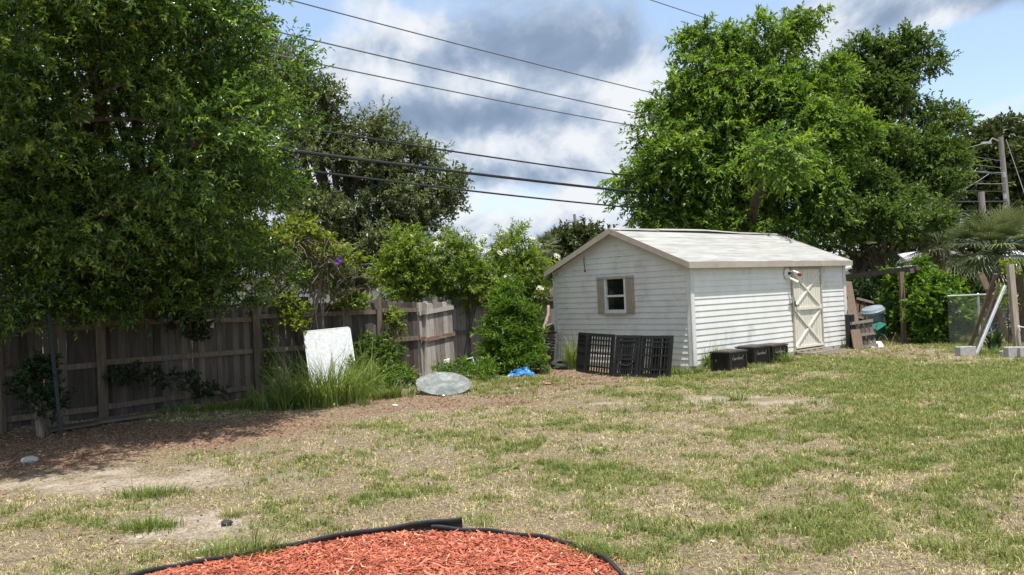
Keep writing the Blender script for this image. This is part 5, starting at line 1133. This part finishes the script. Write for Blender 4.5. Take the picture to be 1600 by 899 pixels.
clump('dark tall grass clump at the foot of the shaded fence', gp(-3.75, 13.2), .42, .28, 480, .72, .015)
clump('large sunlit clump of tall grass before the white table top', gp(-3.05, 13.5), .48, .34, 800, 1.0, .016)
clump('upright tall grass tuft right in front of the table top', gp(-2.7, 14.5), .34, .22, 330, 1.0, .016)
clump('low ragged grass at the foot of the fence near the mossy post', gp(-2.2, 14.2), .5, .3, 800, .35)
clump('short dark grass along the fence foot under the tree', gp(-4.9, 13.4), .8, .25, 900, .26, .009)
clump('tall grass against the left side of the black pet pen', G(897, 577), .13, .12, 320, .85, .014, lean=.6)
clump('grass tuft between the shed corner and the first dark box', G(1105, 578), .22, .2, 420, .60, .014)
clump('low grass tuft at the shed corner by the pen', G(1075, 584), .35, .12, 420, .24, .009)
clump('thin grass tuft in front of the third dark box', G(1222, 569), .22, .12, 130, .40, .010)
clump('tall weed with long blades growing over the mulch bed edging', G(388, 868), .13, .10, 75, .36, .008, lean=1.1)
clump('low green grass along the mulch bed edging on the left', G(350, 868), .30, .09, 420, .15, .006)
clump('yellow dry weed tuft at the right end of the mulch bed', G(925, 868), .13, .09, 240, .15, .006)
clump('green grass tuft beside the end of the right edging strip', G(958, 880), .09, .08, 160, .13, .006)
clump('green tuft inside the red mulch near its right edge', G(872, 893), .05, .05, 90, .10, .005)
clump('green grass tuft on the sandy patch at lower left', G(235, 826), .22, .10, 460, .14, .007)
clump('green grass tuft in the middle of the left lawn', G(240, 772), .26, .12, 420, .15, .007)
clump('golden dry grass tuft beside the little dark stone', G(372, 806), .12, .06, 320, .10, .005, m='blade')
clump('thin grass spikes standing in the bare sand in the middle', G(1155, 626), .15, .1, 120, .22, .008)
clump('weedy grass around the blocks of the timber frame', onz(1548, 555), .30, .2, 320, .26, .010)
clump('dry grass verge behind the timber frame', onz(1535, 525), 1.6, .8, 2600, .35, .012)
clump('weedy grass under the big glossy bush', onz(1490, 535), .7, .4, 900, .3, .012)
n = 26000; x = RNG.uniform(-12, 34, n); y = RNG.uniform(21, 40, n); P = np.stack([x, y, gz(x, y)-.01], 1); k = ~keep_out(x, y) & (x > 8.6); P = P[k]; n = len(P); a = RNG.uniform(0, 6.28, n)
V, F, rn = bladegeo(P, RNG.uniform(.12, .4, n), RNG.uniform(.015, .035, n), np.stack([np.cos(a), np.sin(a)], 1)*RNG.uniform(.2, 1, n)[:, None], 3, np.clip(RNG.normal(.6, .25, n), 0, 1)); tag(link('rough_grass', fast_mesh('rough_grass', V, F, M['blade'], rn)), kind='stuff')
# dark fleshy plant by the frame
p = onz(1552, 550); t = thing('fleshy_plant', 'dark green broad leaved plant growing inside the timber frame', 'plant', tuple(p)); n = 34; a = RNG.uniform(0, 6.28, n)
V, F, rn = bladegeo(RNG.normal(0, .06, (n, 3))*np.array([1, 1, 0]), RNG.uniform(.3, .75, n), RNG.uniform(.05, .09, n), np.stack([np.cos(a), np.sin(a)], 1)*RNG.uniform(.3, 1.1, n)[:, None], 5, None); link('leaves', fast_mesh('leaves', V, F, M['leaf_dark'], rn), t)
p = onz(1582, 540); t = thing('spindly_plant', 'spindly plant with yellow leaves between the timbers', 'plant', tuple(p)); mb = MB(); q = at(1585, 420, 18.7)-p
for k in range(3): mb.tube(curve_pts((RNG.normal(0, .08), 0, -.03), q*RNG.uniform(.6, 1)+RNG.normal(0, .12, 3), 6, 0, .04), np.linspace(.018, .006, 6).tolist(), 5)
mb.build('stem', M['bark'], t); geo, _, _ = foliage([(q[0]-.06, q[1], q[2]-.02, .14), (q[0]*.6-.1, q[1]*.6, q[2]*.6, .14)], 34, 7, .13, .05, .16, 4, .7, tipb=.8); link('leaves', fast_mesh('leaves', *geo[:2], M['leaf_vine'], geo[2]), t)

# ------------------------------------------------------------------ cabbage palms
def frond_geo(az, el, pet, fan, nseg=26, droop=.6):
    """fan leaf: petiole then segments radiating; returns petiole points and blade geometry"""
    d = np.array([math.cos(az)*math.cos(el), math.sin(az)*math.cos(el), math.sin(el)]); side = np.array([-math.sin(az), math.cos(az), 0]); up = np.cross(d, side)*-1
    if up[2] < 0: up = -up
    hub = d*pet+np.array([0, 0, -.05*pet]); th = np.linspace(-1.75, 1.75, nseg); Vs = []; Fs = []
    for i, t_ in enumerate(th):
        dr = math.cos(t_)*d+math.sin(t_)*side+up*.12; dr = dr/np.linalg.norm(dr); L = fan*(.62+.38*math.cos(t_*.75))*RNG.uniform(.9, 1.08); w = .055*fan
        pr_ = np.cross(dr, up); pr_ /= np.linalg.norm(pr_); rows = []
        for s in np.linspace(0, 1, 5):
            c = hub+dr*L*s+np.array([0, 0, -droop*L*max(0, s-.35)**1.7*RNG.uniform(.8, 1.25)]); ww = w*(.35+1.5*s if s < .4 else (1-s)*1.6)
            rows.append((c-pr_*ww*.5+up*ww*.12, c+pr_*ww*.5+up*ww*.12))
        b = len(Vs); 
        for q in rows: Vs += list(q)
        for r_ in range(4): Fs += [(b+2*r_, b+2*r_+1, b+2*r_+3), (b+2*r_, b+2*r_+3, b+2*r_+2)]
    return hub, np.array(Vs), np.array(Fs)
def palm(label, base, crown, nf, pet, fan, tr, group='cabbage palms'):
    base = np.array(base, float); crown = np.array(crown, float); t = thing('palm_tree', label, 'palm', tuple(base), 0, group); c = crown-base; mb = MB()
    mb.tube([(0, 0, -.1), c*.5+np.array([.03, 0, 0]), c*.92], [tr*1.15, tr, tr*.9], 12)
    for k in range(46):   # old leaf bases
        f = RNG.uniform(.1, .98); a = k*2.4; q = c*f; o = np.array([math.cos(a), math.sin(a), 0])*tr*.8
        mb.bar(q+o, q+o*1.9+np.array([0, 0, tr*1.3]), tr*.4, tr*.18, (math.cos(a), math.sin(a), .3))
    mb.build('trunk', M['palm_bark'], t)
    for k in range(nf):
        el = 1.3-2.0*(k/nf)**.9+RNG.normal(0, .1); az = k*2.399+RNG.normal(0, .15)
        hub, V, F = frond_geo(az, el, pet*RNG.uniform(.85, 1.15), fan*RNG.uniform(.85, 1.1), droop=.35+.45*(k/nf))
        mb = MB(); mb.tube([c*.95, c+hub*.55+np.array([0, 0, .04]), c+hub], [.025, .018, .012], 5); P = np.array(mb.v); Ft = []
        for f in mb.f:
            for j in range(1, len(f)-1): Ft.append((f[0], f[j], f[j+1]))
        geo = joingeo([(P, np.array(Ft), np.full(len(Ft), .45)), (V+c, F, np.repeat(np.clip(RNG.normal(.5, .2), 0, 1), len(F))+RNG.normal(0, .08, len(F)))])
        link('frond', fast_mesh('frond', geo[0], geo[1], M['palm_leaf'], np.clip(geo[2], 0, 1)), t)
palm('cabbage palm with a full fan crown behind the leaning timbers', at(1552, 520, 22)*np.array([1, 1, 0]), at(1556, 390, 22), 46, .75, .88, .17)
palm('shaded cabbage palm whose booted trunk stands under the dark tree', at(1374, 500, 27)*np.array([1, 1, 0]), at(1380, 388, 27), 20, .5, .6, .34)
palm('dark palm trunk next to the shed roof end, under the trees', at(1345, 500, 28)*np.array([1, 1, 0]), at(1350, 385, 28), 18, .5, .6, .3)
palm('cabbage palm with drooping fronds left of the full crown', at(1474, 480, 27)*np.array([1, 1, 0]), at(1470, 380, 27), 26, .75, .9, .2)
palm('small distant palm at the left of the shed roof', at(853, 430, 48)*np.array([1, 1, 0]), at(853, 386, 48), 20, .45, .8, .2)

# ------------------------------------------------------------------ sky, sun
w = bpy.data.worlds.new('World'); SC.world = w; w.use_nodes = True; nt = w.node_tree; nt.nodes.clear()
SAZ, SEL = R(156), R(76)
SUN_S, SKY_S, EXPO = 5.0, .11, .72
out = nt.nodes.new('ShaderNodeOutputWorld'); bg = nt.nodes.new('ShaderNodeBackground'); bg.inputs[1].default_value = SKY_S; nt.links.new(bg.outputs[0], out.inputs[0])
sky = nt.nodes.new('ShaderNodeTexSky'); sky.sky_type = 'NISHITA'; sky.sun_disc = False; sky.sun_elevation = SEL; sky.sun_rotation = SAZ; sky.altitude = 10; sky.air_density = 1.0; sky.dust_density = 1.2; sky.ozone_density = 1.5
tc = nt.nodes.new('ShaderNodeTexCoord'); sep = nt.nodes.new('ShaderNodeSeparateXYZ'); nt.links.new(tc.outputs['Generated'], sep.inputs[0])
z = math_(nt, 'ADD', math_(nt, 'MAXIMUM', sep.outputs[2], 0.0), .30)
cx = math_(nt, 'DIVIDE', sep.outputs[0], z); cy = math_(nt, 'DIVIDE', sep.outputs[1], z)
cmb = nt.nodes.new('ShaderNodeCombineXYZ'); nt.links.new(cx, cmb.inputs[0]); nt.links.new(cy, cmb.inputs[1])
def sn(scale, detail, rough, off, dist=0.0, lac=2.0):
    mp = nt.nodes.new('ShaderNodeMapping'); mp.inputs[1].default_value = off; mp.inputs[3].default_value = (1, .55, 1); nt.links.new(cmb.outputs[0], mp.inputs[0])
    n = nt.nodes.new('ShaderNodeTexNoise'); n.inputs['Scale'].default_value = scale; n.inputs['Detail'].default_value = detail; n.inputs['Roughness'].default_value = rough; n.inputs['Distortion'].default_value = dist; n.inputs['Lacunarity'].default_value = lac
    nt.links.new(mp.outputs[0], n.inputs['Vector']); return n.outputs[0]
def dirblob(px, py, rx, ry):
    """soft ellipse of sky around a fixed compass direction and height"""
    d = ray(px, py); d = d/np.linalg.norm(d); h = math.atan2(d[0], d[1]); 
    e1 = (math.cos(h), -math.sin(h), 0); e2 = np.cross(d, e1)*-1
    def dot(v):
        n = nt.nodes.new('ShaderNodeVectorMath'); n.operation = 'DOT_PRODUCT'; n.inputs[1].default_value = tuple(float(k) for k in v); nt.links.new(tc.outputs['Generated'], n.inputs[0]); return n.outputs['Value']
    u = math_(nt, 'DIVIDE', dot(e1), rx/FPX); v = math_(nt, 'DIVIDE', math_(nt, 'SUBTRACT', dot(e2), float(np.dot(e2, d))), ry/FPX)
    r2 = math_(nt, 'ADD', math_(nt, 'MULTIPLY', u, u), math_(nt, 'MULTIPLY', v, v)); f = math_(nt, 'POWER', 2.718, math_(nt, 'MULTIPLY', r2, -1.0))
    return math_(nt, 'MULTIPLY', f, math_(nt, 'GREATER_THAN', dot(d), 0.0))
def addw(a, b, k): return math_(nt, 'ADD', a, math_(nt, 'MULTIPLY', b, k))
big = sn(1.5, 9, .55, (3.1, 1.7, .3), .25); bigu = sn(1.5, 9, .55, (3.1, 1.7-.07, .3), .25); fine = sn(4.2, 8, .6, (1.2, 5.5, 2.0), .3); fineu = sn(4.2, 8, .6, (1.2, 5.5-.07, 2.0), .3)
emb = math_(nt, 'ADD', math_(nt, 'SUBTRACT', big, bigu), math_(nt, 'MULTIPLY', math_(nt, 'SUBTRACT', fine, fineu), .8))
dens = addw(math_(nt, 'MULTIPLY', big, .75), fine, .30)                 # about .5 mean
for (px, py, rx, ry, k) in ((860, 90, 230, 85, .15), (700, 190, 330, 60, .10), (620, 250, 160, 60, .08), (1480, 130, 120, 90, -.32), (1440, 20, 260, 50, .16), (1580, 200, 90, 90, .10), (1330, 90, 60, 60, .06), (430, 10, 80, 50, -.22), (790, 320, 110, 30, -.05), (800, 365, 400, 40, .10), (640, 120, 180, 60, .08), (1560, 170, 70, 60, .10), (760, 250, 200, 40, .06), (930, 230, 140, 70, .08), (1330, 60, 60, 60, -.06)):
    dens = addw(dens, dirblob(px, py, rx, ry), k)
cov = nt.nodes.new('ShaderNodeMapRange'); cov.inputs[1].default_value = .42; cov.inputs[2].default_value = .55; cov.interpolation_type = 'SMOOTHSTEP'; nt.links.new(dens, cov.inputs[0])
thick = dens
for (px, py, rx, ry, k) in ((880, 85, 270, 66, .13), (720, 70, 260, 40, .05), (1060, 60, 160, 60, .05), (640, 250, 160, 25, .05), (700, 183, 190, 22, .14), (800, 278, 150, 20, .12), (530, 50, 130, 55, -.16), (690, 130, 200, 26, -.12), (600, 120, 130, 40, -.10), (985, 150, 80, 45, -.20), (790, 228, 170, 30, -.15), (800, 335, 200, 25, -.10), (1290, 70, 80, 50, -.10), (620, 300, 200, 40, -.05), (1440, 20, 120, 40, .05)):
    thick = addw(thick, dirblob(px, py, rx, ry), k)
thick = addw(thick, sn(5.5, 6, .6, (7.7, 2.2, 1.0), .3), .10)
thick = addw(thick, emb, -1.2)
K = 1/SKY_S
col = ramp(nt, thick, [(.48, (.88, .91, .95)), (.58, (.70, .76, .85)), (.67, (.46, .55, .69)), (.78, (.30, .39, .54)), (.92, (.24, .32, .46))])
sc = nt.nodes.new('ShaderNodeVectorMath'); sc.operation = 'SCALE'; sc.inputs['Scale'].default_value = K*.62; nt.links.new(col, sc.inputs[0])
skm = nt.nodes.new('ShaderNodeVectorMath'); skm.operation = 'SCALE'; skm.inputs['Scale'].default_value = 1.25; nt.links.new(sky.outputs[0], skm.inputs[0])
hz = nt.nodes.new('ShaderNodeMapRange'); hz.inputs[1].default_value = 0.0; hz.inputs[2].default_value = .22; hz.inputs[3].default_value = .45; hz.inputs[4].default_value = 0; nt.links.new(sep.outputs[2], hz.inputs[0])
blue = mixc(nt, hz.outputs[0], mixc(nt, .22, skm.outputs[0], (.62*K*.8, .74*K*.8, .88*K*.8)), (.62*K*.8, .74*K*.8, .88*K*.8))
nt.links.new(mixc(nt, cov.outputs[0], blue, sc.outputs[0]), bg.inputs[0])
sun = bpy.data.lights.new('sun', 'SUN'); sun.energy = SUN_S; sun.angle = R(.53); sun.color = (1, .955, .88); so = bpy.data.objects.new('sun', sun); C.objects.link(so)
sd = Vector((math.sin(SAZ)*math.cos(SEL), math.cos(SAZ)*math.cos(SEL), math.sin(SEL))); so.rotation_euler = sd.to_track_quat('Z', 'Y').to_euler(); so.location = sd*60
SC.view_settings.view_transform = 'Standard'; SC.view_settings.look = 'None'; SC.view_settings.exposure = EXPO; SC.view_settings.gamma = 1
SC.cycles.max_bounces = 8; SC.cycles.transparent_max_bounces = 8; SC.cycles.use_denoising = True
